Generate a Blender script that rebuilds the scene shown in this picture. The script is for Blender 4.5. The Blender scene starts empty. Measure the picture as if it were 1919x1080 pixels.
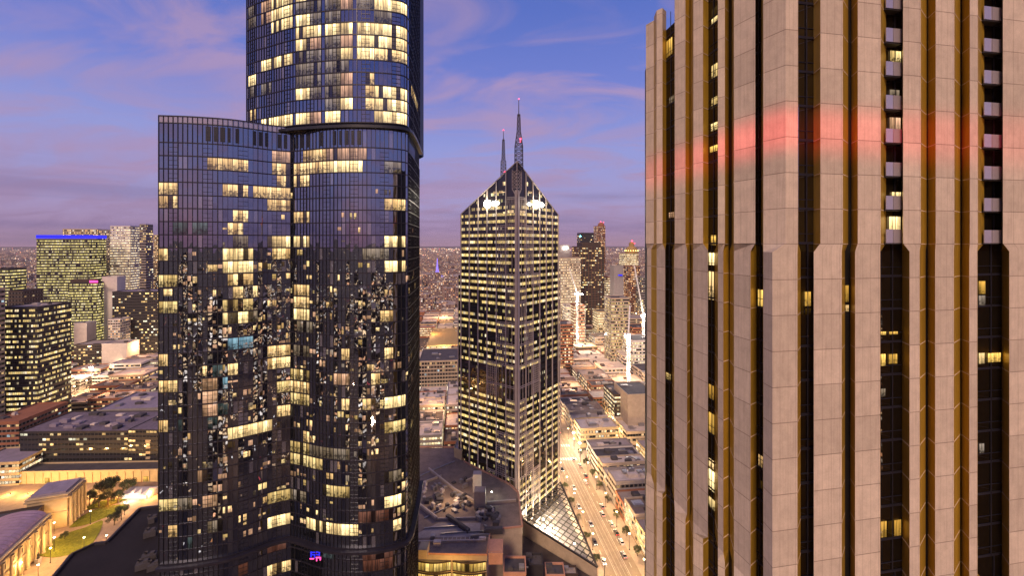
import bpy, math, random
from mathutils import Vector, noise as mnoise
random.seed(7)
R = math.radians
sc = bpy.context.scene
col = sc.collection
HZ, F, CX, CZ = 458.0, 800.0, 960.0, 150.0     # measured horizon row, focal length in px, centre column, eye height (m)

def XY(px, Y): return ((px-CX)/F*Y, Y)
def P(px, py, z=0.0):
    """point of the photograph lying at height z (metres above the street)"""
    Y = (CZ-z)*F/(py-HZ)
    return ((px-CX)/F*Y, Y)
def zat(py, Y): return CZ-(py-HZ)*Y/F

# ------------------------------------------------------------------ materials
MATS = {}
class NT:
    def __init__(s, m):
        s.m = m; s.n = m.node_tree.nodes; s.l = m.node_tree.links
    def new(s, t, **k):
        nd = s.n.new(t)
        for a, b in k.items():
            if a == 'inp':
                for i, v in b.items():
                    if hasattr(v, 'is_output'): s.l.new(v, nd.inputs[i])
                    else: nd.inputs[i].default_value = v
            else: setattr(nd, a, b)
        return nd
    def math(s, op, a, b=0.0, c=0.0):
        return s.new('ShaderNodeMath', operation=op, inp={0: a, 1: b, 2: c}).outputs[0]
    def mix(s, f, a, b, bt='MIX'):
        nd = s.new('ShaderNodeMix', data_type='RGBA', blend_type=bt)
        for i, v in ((0, f), (6, a), (7, b)):
            if hasattr(v, 'is_output'): s.l.new(v, nd.inputs[i])
            else: nd.inputs[i].default_value = v if i == 0 else (tuple(v)+(1,))[:4]
        return nd.outputs[2]
    def ramp(s, f, stops, interp='LINEAR'):
        nd = s.new('ShaderNodeValToRGB'); nd.color_ramp.interpolation = interp
        e = nd.color_ramp.elements
        while len(e) < len(stops): e.new(0.5)
        for i, (p, c) in enumerate(stops):
            e[i].position = p; e[i].color = (tuple(c)+(1,))[:4] if not isinstance(c, (int, float)) else (c, c, c, 1)
        s.l.new(f, nd.inputs[0]); return nd.outputs[0]
def newmat(name):
    m = bpy.data.materials.new(name); m.use_nodes = True
    m.node_tree.nodes.clear(); t = NT(m)
    t.out = t.new('ShaderNodeOutputMaterial'); MATS[name] = m
    return m, t
def surf(name, c, rough=.8, metal=0., var=.25, scale=.35, bump=.0, spec=.3, streak=0.):
    m, t = newmat(name)
    g = t.new('ShaderNodeNewGeometry').outputs['Position']
    mp = t.new('ShaderNodeMapping', inp={0: g, 3: (scale, scale, scale*(.12 if streak else 1))}).outputs[0]
    n1 = t.new('ShaderNodeTexNoise', inp={0: mp, 2: 1.0, 3: 6.0, 4: .65}).outputs[0]
    n2 = t.new('ShaderNodeTexNoise', inp={0: mp, 2: 9.0, 3: 3.0}).outputs[0]
    f = t.math('ADD', t.math('MULTIPLY', n1, .7), t.math('MULTIPLY', n2, .3))
    lo = tuple(x*(1-var) for x in c); hi = tuple(min(1, x*(1+var)) for x in c)
    cc = t.ramp(f, [(.3, lo), (.7, hi)])
    b = t.new('ShaderNodeBsdfPrincipled', inp={'Base Color': cc, 'Roughness': rough, 'Metallic': metal, 'Specular IOR Level': spec})
    if bump:
        bp = t.new('ShaderNodeBump', inp={0: bump, 1: .1, 'Height': f}); t.l.new(bp.outputs[0], b.inputs['Normal'])
    t.l.new(b.outputs[0], t.out.inputs[0]); return m
def emis(name, c, s):
    m, t = newmat(name)
    e = t.new('ShaderNodeEmission', inp={0: tuple(c)+(1,), 1: s}); t.l.new(e.outputs[0], t.out.inputs[0])
    m.cycles.emission_sampling = 'NONE'; return m
def windows(name, lit=((1, .72, .33), (1, .55, .22), (.95, .9, .7)), frac=.4, cw=1.5, strength=1.3, frame=.12, framec=(.03, .03, .03),
            vlo=.1, vhi=.9, floor_bias=.3, dark=(.012, .013, .016), seed=0., clump=.15):
    """glazing: UV = (metres along the wall, storey number); some panes have their room lights on"""
    m, t = newmat(name)
    uv = t.new('ShaderNodeUVMap').outputs[0]
    s = t.new('ShaderNodeSeparateXYZ', inp={0: uv})
    u = t.math('DIVIDE', s.outputs[0], cw); v = s.outputs[1]
    cu = t.math('FLOOR', u); cv = t.math('FLOOR', v); fu = t.math('FRACT', u); fv = t.math('FRACT', v)
    oi = t.new('ShaderNodeObjectInfo').outputs['Random']
    cell = t.new('ShaderNodeCombineXYZ', inp={0: cu, 1: cv, 2: seed}).outputs[0]
    wn = t.new('ShaderNodeTexWhiteNoise', noise_dimensions='3D', inp={0: cell})
    flo = t.new('ShaderNodeTexWhiteNoise', noise_dimensions='2D', inp={0: t.new('ShaderNodeCombineXYZ', inp={0: cv, 1: seed}).outputs[0]}).outputs[0]
    clp = t.new('ShaderNodeTexNoise', inp={0: cell, 2: clump, 3: 1.0}).outputs[0]
    thr = t.math('ADD', frac, t.math('MULTIPLY', t.math('SUBTRACT', flo, .5), floor_bias))
    thr = t.math('ADD', thr, t.math('MULTIPLY', t.math('SUBTRACT', clp, .5), 1.2))
    on = t.math('LESS_THAN', wn.outputs[0], thr)
    inw = t.math('MULTIPLY', t.math('GREATER_THAN', fu, frame), t.math('MULTIPLY', t.math('GREATER_THAN', fv, vlo), t.math('LESS_THAN', fv, vhi)))
    det = t.new('ShaderNodeTexNoise', inp={0: t.new('ShaderNodeCombineXYZ', inp={0: t.math('MULTIPLY', u, 2.3), 1: t.math('MULTIPLY', v, 5.0), 2: seed}).outputs[0], 2: 1.0, 3: 3.0}).outputs[0]
    br = t.math('MULTIPLY', t.math('MULTIPLY', on, inw), t.math('MULTIPLY', t.ramp(det, [(.3, .15), (.65, 1.2)]), t.math('ADD', .35, t.math('MULTIPLY', wn.outputs[0], 1.3/max(frac, .25)))))
    sep = t.new('ShaderNodeSeparateColor', inp={0: wn.outputs[1]})
    lc = t.ramp(sep.outputs[1], [(0, lit[0]), (.55, lit[1]), (.8, lit[2])], 'CONSTANT')
    base = t.mix(inw, framec, dark)
    b = t.new('ShaderNodeBsdfPrincipled', inp={'Base Color': base, 'Roughness': t.math('SUBTRACT', .75, t.math('MULTIPLY', inw, .67)), 'Specular IOR Level': .6,
              'Emission Color': lc, 'Emission Strength': t.math('MULTIPLY', br, strength)})
    t.l.new(b.outputs[0], t.out.inputs[0]); m.cycles.emission_sampling = 'NONE'
    return m

def glass(name, refl=.36, tint=(.62, .68, .86), tilt=.006, wave=.008, blinds=.06, body=(.006, .007, .010)):
    m, t = newmat(name)
    uv = t.new('ShaderNodeUVMap').outputs[0]
    s = t.new('ShaderNodeSeparateXYZ', inp={0: uv})
    cell = t.new('ShaderNodeCombineXYZ', inp={0: t.math('FLOOR', s.outputs[0]), 1: t.math('FLOOR', s.outputs[1])}).outputs[0]
    wn = t.new('ShaderNodeTexWhiteNoise', noise_dimensions='3D', inp={0: cell})
    nz = t.new('ShaderNodeTexNoise', inp={0: uv, 2: 1.1, 3: 1.5}).outputs[1]
    ng = t.new('ShaderNodeNewGeometry').outputs['Normal']
    a = t.new('ShaderNodeVectorMath', operation='SUBTRACT', inp={0: wn.outputs[1], 1: (.5, .5, .5)}).outputs[0]
    a = t.new('ShaderNodeVectorMath', operation='SCALE', inp={0: a, 3: tilt*2}).outputs[0]
    b = t.new('ShaderNodeVectorMath', operation='SUBTRACT', inp={0: nz, 1: (.5, .5, .5)}).outputs[0]
    b = t.new('ShaderNodeVectorMath', operation='SCALE', inp={0: b, 3: wave*2}).outputs[0]
    n = t.new('ShaderNodeVectorMath', operation='ADD', inp={0: ng, 1: a}).outputs[0]
    n = t.new('ShaderNodeVectorMath', operation='ADD', inp={0: n, 1: b}).outputs[0]
    n = t.new('ShaderNodeVectorMath', operation='NORMALIZE', inp={0: n}).outputs[0]
    gl = t.new('ShaderNodeBsdfGlossy', inp={0: tuple(tint)+(1,), 'Roughness': .015, 'Normal': n})
    on = t.math('LESS_THAN', wn.outputs[0], blinds)
    bc = t.mix(on, body, (.11, .105, .12) if blinds < 1.5 else (.30, .27, .31))
    df = t.new('ShaderNodeBsdfDiffuse', inp={0: bc})
    fr = t.new('ShaderNodeFresnel', inp={0: 1.5}).outputs[0]
    fac = t.math('ADD', refl, t.math('MULTIPLY', fr, .7)); fac = t.math('MINIMUM', fac, 1.0)
    mx = t.new('ShaderNodeMixShader', inp={0: fac, 1: df.outputs[0], 2: gl.outputs[0]})
    t.l.new(mx.outputs[0], t.out.inputs[0]); return m

def litroom(name, c1, c2, s, dark=.35):
    """a pane with the room lamps on behind it: curtains, furniture; UV in panes"""
    m, t = newmat(name)
    uv = t.new('ShaderNodeUVMap').outputs[0]
    s3 = t.new('ShaderNodeSeparateXYZ', inp={0: uv}); u, v = s3.outputs[0], s3.outputs[1]
    fv = t.math('FRACT', v)
    cell = t.new('ShaderNodeCombineXYZ', inp={0: t.math('FLOOR', u), 1: t.math('FLOOR', v)}).outputs[0]
    wn = t.new('ShaderNodeTexWhiteNoise', noise_dimensions='3D', inp={0: cell})
    cu = t.new('ShaderNodeTexNoise', inp={0: t.new('ShaderNodeCombineXYZ', inp={0: t.math('MULTIPLY', u, 4.0), 1: t.math('MULTIPLY', v, .5)}).outputs[0], 2: 1.0, 3: 3.0}).outputs[0]
    fu = t.new('ShaderNodeTexNoise', inp={0: t.new('ShaderNodeCombineXYZ', inp={0: t.math('MULTIPLY', u, 2.2), 1: t.math('MULTIPLY', v, 4.0), 2: 3.3}).outputs[0], 2: 1.0, 3: 2.0}).outputs[0]
    low = t.math('MULTIPLY', t.math('GREATER_THAN', fu, .5), t.math('LESS_THAN', fv, .48))
    top = t.ramp(fv, [(0.0, .55), (.55, .9), (.92, 1.35), (1.0, .8)])
    br = t.math('MULTIPLY', top, t.math('ADD', .30, t.math('MULTIPLY', wn.outputs[0], 1.0)))
    br = t.math('MULTIPLY', br, t.ramp(wn.outputs[0], [(0, .10), (.10, 1.0)], 'CONSTANT'))
    br = t.math('MULTIPLY', br, t.ramp(cu, [(.35, .35), (.6, 1.2)]))
    br = t.math('MULTIPLY', br, t.math('SUBTRACT', 1.0, t.math('MULTIPLY', low, 1-dark)))
    e = t.new('ShaderNodeEmission', inp={0: t.mix(wn.outputs[0], c1, c2), 1: t.math('MULTIPLY', br, s)})
    gl = t.new('ShaderNodeBsdfGlossy', inp={0: (.08, .08, .1, 1), 'Roughness': .02})
    ad = t.new('ShaderNodeAddShader', inp={0: e.outputs[0], 1: gl.outputs[0]})
    t.l.new(ad.outputs[0], t.out.inputs[0]); m.cycles.emission_sampling = 'NONE'; return m

surf('concrete_pink', (.51, .415, .32), .85, var=.17, scale=.9, bump=.2)
surf('stone_frame', (.50, .41, .36), .6, var=.12)
surf('bronze', (.46, .28, .03), .36, .25, var=.3, scale=.8, streak=1, spec=.5)
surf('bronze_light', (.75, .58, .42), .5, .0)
surf('black_metal', (.010, .010, .012), .35, .0, var=.3, spec=.5)
surf('dark_frame', (.022, .020, .030), .4, .3)
surf('dark_wall', (.03, .026, .028), .6)
surf('brown_dark', (.06, .04, .03), .7)
surf('asphalt', (.21, .17, .13), .75, var=.25, scale=.3)
surf('ground', (.07, .055, .05), .9, var=.5, scale=.03)
surf('paving', (.30, .245, .20), .85, scale=.4)
surf('kerb', (.34, .31, .28), .8)
surf('marking', (.7, .68, .62), .7)
surf('tram_rail', (.5, .45, .4), .3, .8)
surf('grass', (.15, .16, .014), .95, var=.45, scale=.6)
surf('leaf', (.035, .045, .018), .8, var=.6, scale=.8)
surf('bark', (.09, .06, .04), .9)
surf('roof_grey', (.34, .28, .24), .85, var=.3, scale=.25)
surf('roof_pale', (.56, .47, .39), .8, var=.25, scale=.25)
surf('roof_dark', (.07, .062, .065), .85, var=.4, scale=.25)
surf('roof_brown', (.22, .16, .12), .85, var=.35, scale=.25)
surf('roof_purple', (.24, .20, .24), .8, var=.25, scale=.2)
surf('roof_mauve', (.15, .12, .14), .85, var=.5, scale=.5)
surf('wall_beige', (.42, .33, .24), .85, var=.2)
surf('wall_white', (.58, .52, .47), .85, var=.15)
surf('wall_brick', (.27, .11, .06), .9, var=.25)
surf('wall_grey', (.25, .22, .21), .85, var=.2)
surf('wall_sand', (.46, .35, .20), .85, var=.2)
surf('steel', (.33, .31, .30), .45, .6)
surf('mast_steel', (.035, .028, .035), .7, .0)
surf('crane_white', (.75, .72, .68), .6)
surf('copper_roof', (.46, .30, .33), .5, .2, var=.2)
surf('terracotta', (.50, .25, .16), .8)
surf('black_roof', (.014, .011, .012), .9, var=.4, scale=.15)
surf('gold_roof', (.34, .23, .08), .7, var=.2)
surf('car_white', (.6, .6, .6), .3, .1); surf('car_red', (.3, .02, .02), .3, .1); surf('car_dark', (.03, .03, .04), .3, .2); surf('car_silver', (.35, .35, .36), .3, .5)
surf('tyre', (.015, .015, .015), .9)
glass('tower_glass')
glass('slot_glass', refl=.30, tint=(.5, .55, .75), tilt=.02, blinds=.0, body=(.004, .003, .003))
glass('black_glass', refl=.10, tint=(.6, .55, .55), tilt=.02, blinds=.0, body=(.006, .005, .004))
glass('balcony_glass', refl=.22, tint=(.7, .66, .75), tilt=.004, wave=.002, blinds=2.0)
litroom('room_warm', (1, .57, .20), (1, .70, .32), 1.4)
litroom('room_bright', (1, .66, .27), (1, .76, .36), 2.1, .72)
litroom('room_dim', (.62, .43, .22), (.48, .38, .30), .5)
litroom('room_peach', (1, .55, .28), (.9, .5, .3), .8, .8)
litroom('room_blue', (.25, .55, .75), (.4, .65, .75), .7)
litroom('room_olive', (.95, .60, .18), (.95, .70, .30), 1.0, .25)
litroom('room_amber', (1, .50, .07), (1, .62, .14), 1.2, .6)
litroom('room_gold', (1, .58, .10), (1, .68, .2), 1.0, .8)
emis('lamp_warm', (1, .72, .36), 22); emis('lamp_white', (1, .93, .82), 26); emis('lamp_red', (1, .05, .10), 9)
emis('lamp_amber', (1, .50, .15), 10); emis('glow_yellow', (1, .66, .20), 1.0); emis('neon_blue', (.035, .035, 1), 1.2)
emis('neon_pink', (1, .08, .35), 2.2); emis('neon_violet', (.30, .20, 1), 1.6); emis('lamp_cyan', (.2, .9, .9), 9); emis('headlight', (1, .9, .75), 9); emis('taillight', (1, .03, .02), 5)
emis('far_warm', (1, .60, .30), 2.4); emis('far_white', (1, .85, .70), 3.0); emis('far_red', (1, .12, .12), 2.2); emis('far_orange', (1, .38, .12), 2.2)
emis('shop_white', (1, .82, .62), 1.6); emis('flood', (1, .93, .74), 60)
W_OFF = windows('win_office', lit=((.9, .62, .22), (.85, .68, .30), (1, .8, .5)), frac=.62, cw=1.4, strength=1.15)
windows('win_melb', lit=((.82, .57, .19), (.95, .66, .26), (1, .80, .5)), frac=.86, cw=1.3, strength=1.15, frame=.06, vlo=.08, vhi=.95, floor_bias=.5, clump=.12)
windows('win_green', lit=((.78, .64, .20), (.92, .74, .28), (1, .84, .46)), frac=.85, cw=1.6, strength=1.1, frame=.05)
windows('win_sparse', lit=((1, .62, .22), (1, .74, .36), (.9, .85, .6)), frac=.22, cw=2.4, strength=1.5)
windows('win_warm', lit=((1, .66, .32), (1, .52, .2), (1, .88, .68)), frac=.5, cw=2.2, strength=1.2, frame=.25)
windows('win_bright', lit=((1, .78, .45), (1, .85, .6), (1, .7, .35)), frac=.9, cw=2.0, strength=1.5, frame=.12)
windows('win_dark', lit=((1, .62, .26), (1, .74, .4), (.6, .8, .9)), frac=.08, cw=2.6, strength=1.0, frame=.3, framec=(.1, .08, .07))
windows('win_far', lit=((1, .60, .30), (1, .42, .18), (1, .85, .70)), frac=.38, cw=5.0, strength=1.1, frame=.4, framec=(.20, .13, .12), vlo=.3, vhi=.75, clump=.4)
windows('win_mirror', lit=((1, .62, .30), (1, .8, .6), (1, .45, .2)), frac=.5, cw=3.5, strength=3.2, frame=.25, framec=(.045, .03, .028), vlo=.25, vhi=.8, clump=.3)

# concrete panels of the right tower with their joints
def panel_mat():
    m = MATS['concrete_pink']; t = NT(m)
    b = [n for n in t.n if n.type == 'BSDF_PRINCIPLED'][0]
    old = b.inputs['Base Color'].links[0].from_socket
    uv = t.new('ShaderNodeUVMap').outputs[0]; s = t.new('ShaderNodeSeparateXYZ', inp={0: uv})
    u, v = s.outputs[0], s.outputs[1]
    fv = t.math('FRACT', v)
    j = t.math('LESS_THAN', fv, .022)
    def line(p, w): return t.math('LESS_THAN', t.math('ABSOLUTE', t.math('SUBTRACT', u, p)), w)
    vl = t.math('MAXIMUM', line(.30, .008), t.math('MAXIMUM', line(.62, .008), line(.93, .010)))
    cell = t.new('ShaderNodeCombineXYZ', inp={0: t.math('FLOOR', v), 1: t.new('ShaderNodeObjectInfo').outputs['Random']}).outputs[0]
    wn = t.new('ShaderNodeTexWhiteNoise', noise_dimensions='3D', inp={0: cell}).outputs[0]
    c = t.mix(1.0, old, t.ramp(wn, [(0, .86), (1, 1.06)]), 'MULTIPLY')
    st = t.new('ShaderNodeTexNoise', inp={0: t.new('ShaderNodeCombineXYZ', inp={0: t.math('MULTIPLY', u, 9.0), 1: t.math('MULTIPLY', v, .5), 2: t.new('ShaderNodeObjectInfo').outputs['Random']}).outputs[0], 2: 1.6, 3: 5.0}).outputs[0]
    c = t.mix(t.math('MULTIPLY', t.ramp(st, [(.50, 0.0), (.78, 1.0)]), .32), c, (.24, .17, .13))
    c = t.mix(t.math('MULTIPLY', vl, .38), c, (.16, .11, .09))
    c = t.mix(t.math('MULTIPLY', j, .6), c, (.07, .04, .03))
    t.l.new(c, b.inputs['Base Color'])
panel_mat()

# ------------------------------------------------------------------ mesh builder
class MB:
    def __init__(s): s.v = []; s.f = []; s.m = []; s.uv = []
    def quad(s, pts, mi=0, uv=None):
        i = len(s.v); s.v += [tuple(p) for p in pts]; s.f.append(tuple(range(i, i+len(pts)))); s.m.append(mi)
        s.uv.append(uv if uv else [(0, 0)]*len(pts))
    def prism(s, poly, z0, z1, mi=0, top=None, fh=3.3, bottom=False, u0=0.):
        """poly ccw; UV metres x storeys on the walls"""
        n = len(poly); u = u0
        for k in range(n):
            a, b = poly[k], poly[(k+1) % n]; L = math.hypot(b[0]-a[0], b[1]-a[1])
            s.quad([(a[0], a[1], z0), (b[0], b[1], z0), (b[0], b[1], z1), (a[0], a[1], z1)], mi, [(u, z0/fh), (u+L, z0/fh), (u+L, z1/fh), (u, z1/fh)])
            u += math.ceil(L/10)*10
        tm = mi if top is None else top
        s.quad([(p[0], p[1], z1) for p in poly], tm)
        if bottom: s.quad([(p[0], p[1], z0) for p in reversed(poly)], tm)
    def box(s, c, d, ang=0., mi=0):
        ca, sa = math.cos(ang), math.sin(ang)
        pl = [(c[0]+x*d[0]/2*ca-y*d[1]/2*sa, c[1]+x*d[0]/2*sa+y*d[1]/2*ca) for x, y in ((-1, -1), (1, -1), (1, 1), (-1, 1))]
        s.prism(pl, c[2]-d[2]/2, c[2]+d[2]/2, mi, bottom=True)
    def bar(s, a, b, w, mi=0, w2=None):
        a = Vector(a); b = Vector(b); d = (b-a)
        if d.length < 1e-6: return
        d.normalize(); up = Vector((0, 0, 1)) if abs(d.z) < .9 else Vector((1, 0, 0))
        x = d.cross(up).normalized(); y = x.cross(d).normalized(); w2 = w if w2 is None else w2
        q0 = [a+x*i*w/2+y*j*w/2 for i, j in ((-1, -1), (1, -1), (1, 1), (-1, 1))]
        q1 = [b+x*i*w2/2+y*j*w2/2 for i, j in ((-1, -1), (1, -1), (1, 1), (-1, 1))]
        for k in range(4): s.quad([q0[k], q1[k], q1[(k+1) % 4], q0[(k+1) % 4]], mi)
        s.quad(q0, mi); s.quad(q1[::-1], mi)
    def octa(s, c, r, mi=0):
        x, y, z = c; i = len(s.v)
        s.v += [(x+r, y, z), (x-r, y, z), (x, y+r, z), (x, y-r, z), (x, y, z+r), (x, y, z-r)]
        for f in ((0, 2, 4), (2, 1, 4), (1, 3, 4), (3, 0, 4), (2, 0, 5), (1, 2, 5), (3, 1, 5), (0, 3, 5)):
            s.f.append(tuple(i+k for k in f)); s.m.append(mi); s.uv.append([(0, 0)]*3)
    def lathe(s, c, prof, n=12, mi=0):
        for k in range(len(prof)-1):
            (r0, z0), (r1, z1) = prof[k], prof[k+1]
            for j in range(n):
                a, b = 2*math.pi*j/n, 2*math.pi*(j+1)/n
                s.quad([(c[0]+r0*math.cos(a), c[1]+r0*math.sin(a), c[2]+z0), (c[0]+r0*math.cos(b), c[1]+r0*math.sin(b), c[2]+z0),
                        (c[0]+r1*math.cos(b), c[1]+r1*math.sin(b), c[2]+z1), (c[0]+r1*math.cos(a), c[1]+r1*math.sin(a), c[2]+z1)], mi)
    def build(s, name, mats, parent=None, smooth=False):
        me = bpy.data.meshes.new(name)
        me.from_pydata(s.v, [], s.f)
        if isinstance(mats, str): mats = [mats]
        for m in mats: me.materials.append(MATS[m])
        me.polygons.foreach_set('material_index', s.m)
        l = me.uv_layers.new(name='UVMap'); flat = []
        for u in s.uv:
            for p in u: flat += [p[0], p[1]]
        l.data.foreach_set('uv', flat)
        if smooth: me.shade_smooth()
        me.update()
        o = bpy.data.objects.new(name, me); col.objects.link(o)
        if parent: 
            o.parent = parent
            o.location = (0, 0, 0) if parent.parent else -Vector(parent.location)
        return o
def tag(o, label=None, cat=None, group=None, kind=None):
    if label: o['label'] = label
    if cat: o['category'] = cat
    if group: o['group'] = group
    if kind: o['kind'] = kind
    return o
def thing(name, label, cat, loc=(0, 0, 0), group=None):
    o = bpy.data.objects.new(name, None); col.objects.link(o); o.location = loc
    o.empty_display_size = .5
    return tag(o, label, cat, group)
def copy_tree(o, loc=None, rz=None, label=None, scale=None):
    c = o.copy(); col.objects.link(c)
    if loc: c.location = loc
    if rz is not None: c.rotation_euler = (0, 0, rz)
    if label: c['label'] = label
    if scale: c.scale = (scale,)*3
    for ch in o.children:
        d = ch.copy(); col.objects.link(d); d.parent = c
        for g in ch.children:
            e = g.copy(); col.objects.link(e); e.parent = d
    return c
def light(name, loc, power, color=(1, .7, .4), r=.3, parent=None, hang=None):
    d = bpy.data.lights.new(name, 'POINT'); d.energy = power; d.color = color; d.shadow_soft_size = r
    o = bpy.data.objects.new(name, d); col.objects.link(o); o.location = loc
    if parent: o.parent = parent; o.location = Vector(loc)-Vector(parent.location)
    return o

# ------------------------------------------------------------------ camera, world, sun
cam = bpy.data.cameras.new('camera'); co = bpy.data.objects.new('camera', cam); col.objects.link(co)
co.location = (0, 0, CZ); co.rotation_euler = (R(90), 0, 0)
cam.sensor_width = 36; cam.lens = 36*F/1919; cam.shift_y = -(540-HZ)/1919; cam.clip_end = 60000; cam.clip_start = .5
sc.camera = co
SUN_EL, SUN_DIR = R(37), Vector((.30, .95, 0)).normalized()      # the last glow comes from behind the viewer, left
w = bpy.data.worlds.new('World'); sc.world = w; w.use_nodes = True
wt = NT(w); wt.n.clear()
geo = wt.new('ShaderNodeTexCoord').outputs['Generated']
sp = wt.new('ShaderNodeSeparateXYZ', inp={0: geo}); dz = sp.outputs[2]
sky = wt.new('ShaderNodeTexSky', sky_type='NISHITA', sun_disc=False, sun_elevation=R(1.5), sun_rotation=math.atan2(-SUN_DIR.x, -SUN_DIR.y), air_density=1.2, dust_density=2.0, ozone_density=4.0)
grad = wt.ramp(dz, [(0.0, (.40, .25, .36)), (.03, (.37, .26, .44)), (.10, (.36, .31, .58)), (.21, (.29, .31, .66)), (.34, (.17, .21, .60)), (.48, (.10, .155, .52)), (1.0, (.04, .07, .28))])
den = wt.math('ADD', wt.math('MAXIMUM', dz, 0.0), .16)
cu = wt.math('DIVIDE', sp.outputs[0], den); cv = wt.math('DIVIDE', sp.outputs[1], den)
cp = wt.new('ShaderNodeCombineXYZ', inp={0: wt.math('ADD', wt.math('MULTIPLY', cu, .8), wt.math('MULTIPLY', cv, .35)), 1: wt.math('MULTIPLY', cv, 1.5), 2: 2.1}).outputs[0]
n1 = wt.new('ShaderNodeTexNoise', inp={0: cp, 2: 1.5, 3: 9.0, 4: .56, 8: 1.1}).outputs[0]
lx = wt.math('MULTIPLY', sp.outputs[0], -.07)
c1 = wt.ramp(wt.math('ADD', n1, lx), [(.43, 0.0), (.64, .95)])
band = wt.ramp(dz, [(0.0, .0), (.03, .9), (.6, 1.0)])
cf = wt.math('MULTIPLY', c1, band)
ccol = wt.ramp(dz, [(0.0, (.24, .18, .34)), (.10, (.40, .27, .46)), (.35, (.40, .28, .49)), (.6, (.24, .20, .44))])
skyc = wt.mix(cf, grad, ccol)
# low slate bank lying on the horizon
bk = wt.new('ShaderNodeTexNoise', inp={0: wt.new('ShaderNodeCombineXYZ', inp={0: wt.math('MULTIPLY', sp.outputs[0], 1.6), 1: wt.math('MULTIPLY', dz, 26.0)}).outputs[0], 2: 1.0, 3: 3.0}).outputs[0]
bf = wt.math('MULTIPLY', wt.ramp(bk, [(.48, 0.0), (.62, .5)]), wt.ramp(dz, [(0.0, .9), (.10, .7), (.16, 0.0)]))
skyc = wt.mix(bf, skyc, (.145, .125, .30))
b1 = wt.new('ShaderNodeBackground', inp={0: skyc, 1: 1.0}); b2 = wt.new('ShaderNodeBackground', inp={0: sky.outputs[0], 1: .05})
ad = wt.new('ShaderNodeAddShader', inp={0: b1.outputs[0], 1: b2.outputs[0]})
wo = wt.new('ShaderNodeOutputWorld'); wt.l.new(ad.outputs[0], wo.inputs[0])
sd = bpy.data.lights.new('sun', 'SUN'); sd.energy = 3.3; sd.angle = R(14); sd.color = (1, .70, .50)
so = bpy.data.objects.new('sun', sd); col.objects.link(so)
dv = Vector((SUN_DIR.x*math.cos(SUN_EL), SUN_DIR.y*math.cos(SUN_EL), -math.sin(SUN_EL)))
so.rotation_euler = dv.to_track_quat('-Z', 'Y').to_euler()
sc.view_settings.view_transform = 'Standard'; sc.view_settings.look = 'None'; sc.view_settings.exposure = 0; sc.view_settings.gamma = 1
sc.render.engine = 'CYCLES'
sc.cycles.max_bounces = 5; sc.cycles.glossy_bounces = 3; sc.cycles.diffuse_bounces = 2; sc.cycles.caustics_reflective = False; sc.cycles.caustics_refractive = False
sc.cycles.sample_clamp_indirect = 3.0

# ------------------------------------------------------------------ ground and streets
RS = .12; RD = (-RS, 1.0)                                   # direction of the avenue
def road_x(x0, Y, Y0=193.): return x0+RD[0]*(Y-Y0)
b = MB(); G = 30000
b.quad([(-G, -G, 0), (G, -G, 0), (G, G, 0), (-G, G, 0)]); tag(b.build('ground', 'ground'), kind='structure')
def strip(x0, x1, ya, yb, z): return [(road_x(x0, ya), ya, z), (road_x(x1, ya), ya, z), (road_x(x1, yb), yb, z), (road_x(x0, yb), yb, z)]
b = MB(); b.quad(strip(42.3, 58.6, 60, 1100, .012)); tag(b.build('road', 'asphalt'), kind='structure')
for nm, xa, xb in (('pavement', 38.4, 42.3), ('pavement', 58.6, 64.7)):
    b = MB()
    q = strip(xa, xb, 60, 1100, .14); b.quad(q)
    for k in ((0, 3), (1, 2)): b.quad([q[k[0]], q[k[1]], (q[k[1]][0], q[k[1]][1], 0), (q[k[0]][0], q[k[0]][1], 0)])
    tag(b.build(nm, 'paving'), kind='structure')
b = MB()
y = 150
while y < 800:
    for xl in (44.6, 56.0): b.quad(strip(xl, xl+.14, y, y+3, .017))
    y += 8
for xl in (47.3, 53.6): b.quad(strip(xl, xl+.12, 100, 1000, .017))
for k in range(9): b.quad(strip(42.8+k*1.75, 43.7+k*1.75, 296, 299.5, .018))
for k in range(9): b.quad(strip(42.8+k*1.75, 43.7+k*1.75, 316, 319.5, .018))
tag(b.build('road_markings', 'marking'), kind='structure')
b = MB()
for xl in (48.0, 49.45, 51.4, 52.85): b.quad(strip(xl, xl+.1, 100, 1000, .020))
tag(b.build('tram_rails', 'tram_rail'), kind='structure')
# crossing street
def xstrip(y0, y1, xa, xb, z): return [(xa, y0+RS*xa, z), (xb, y0+RS*xb, z), (xb, y1+RS*xb, z), (xa, y1+RS*xa, z)]
b = MB(); b.quad(xstrip(296, 304, -330, 26, .008)); b.quad(xstrip(296, 304, 26, 42, .016)); b.quad(xstrip(296, 304, 42, 330, .008)); tag(b.build('side_street', 'asphalt'), kind='structure')
b = MB(); b.quad(strip(94.3, 99.7, 120, 620, .010)); tag(b.build('lane', 'paving'), kind='structure')

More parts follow.
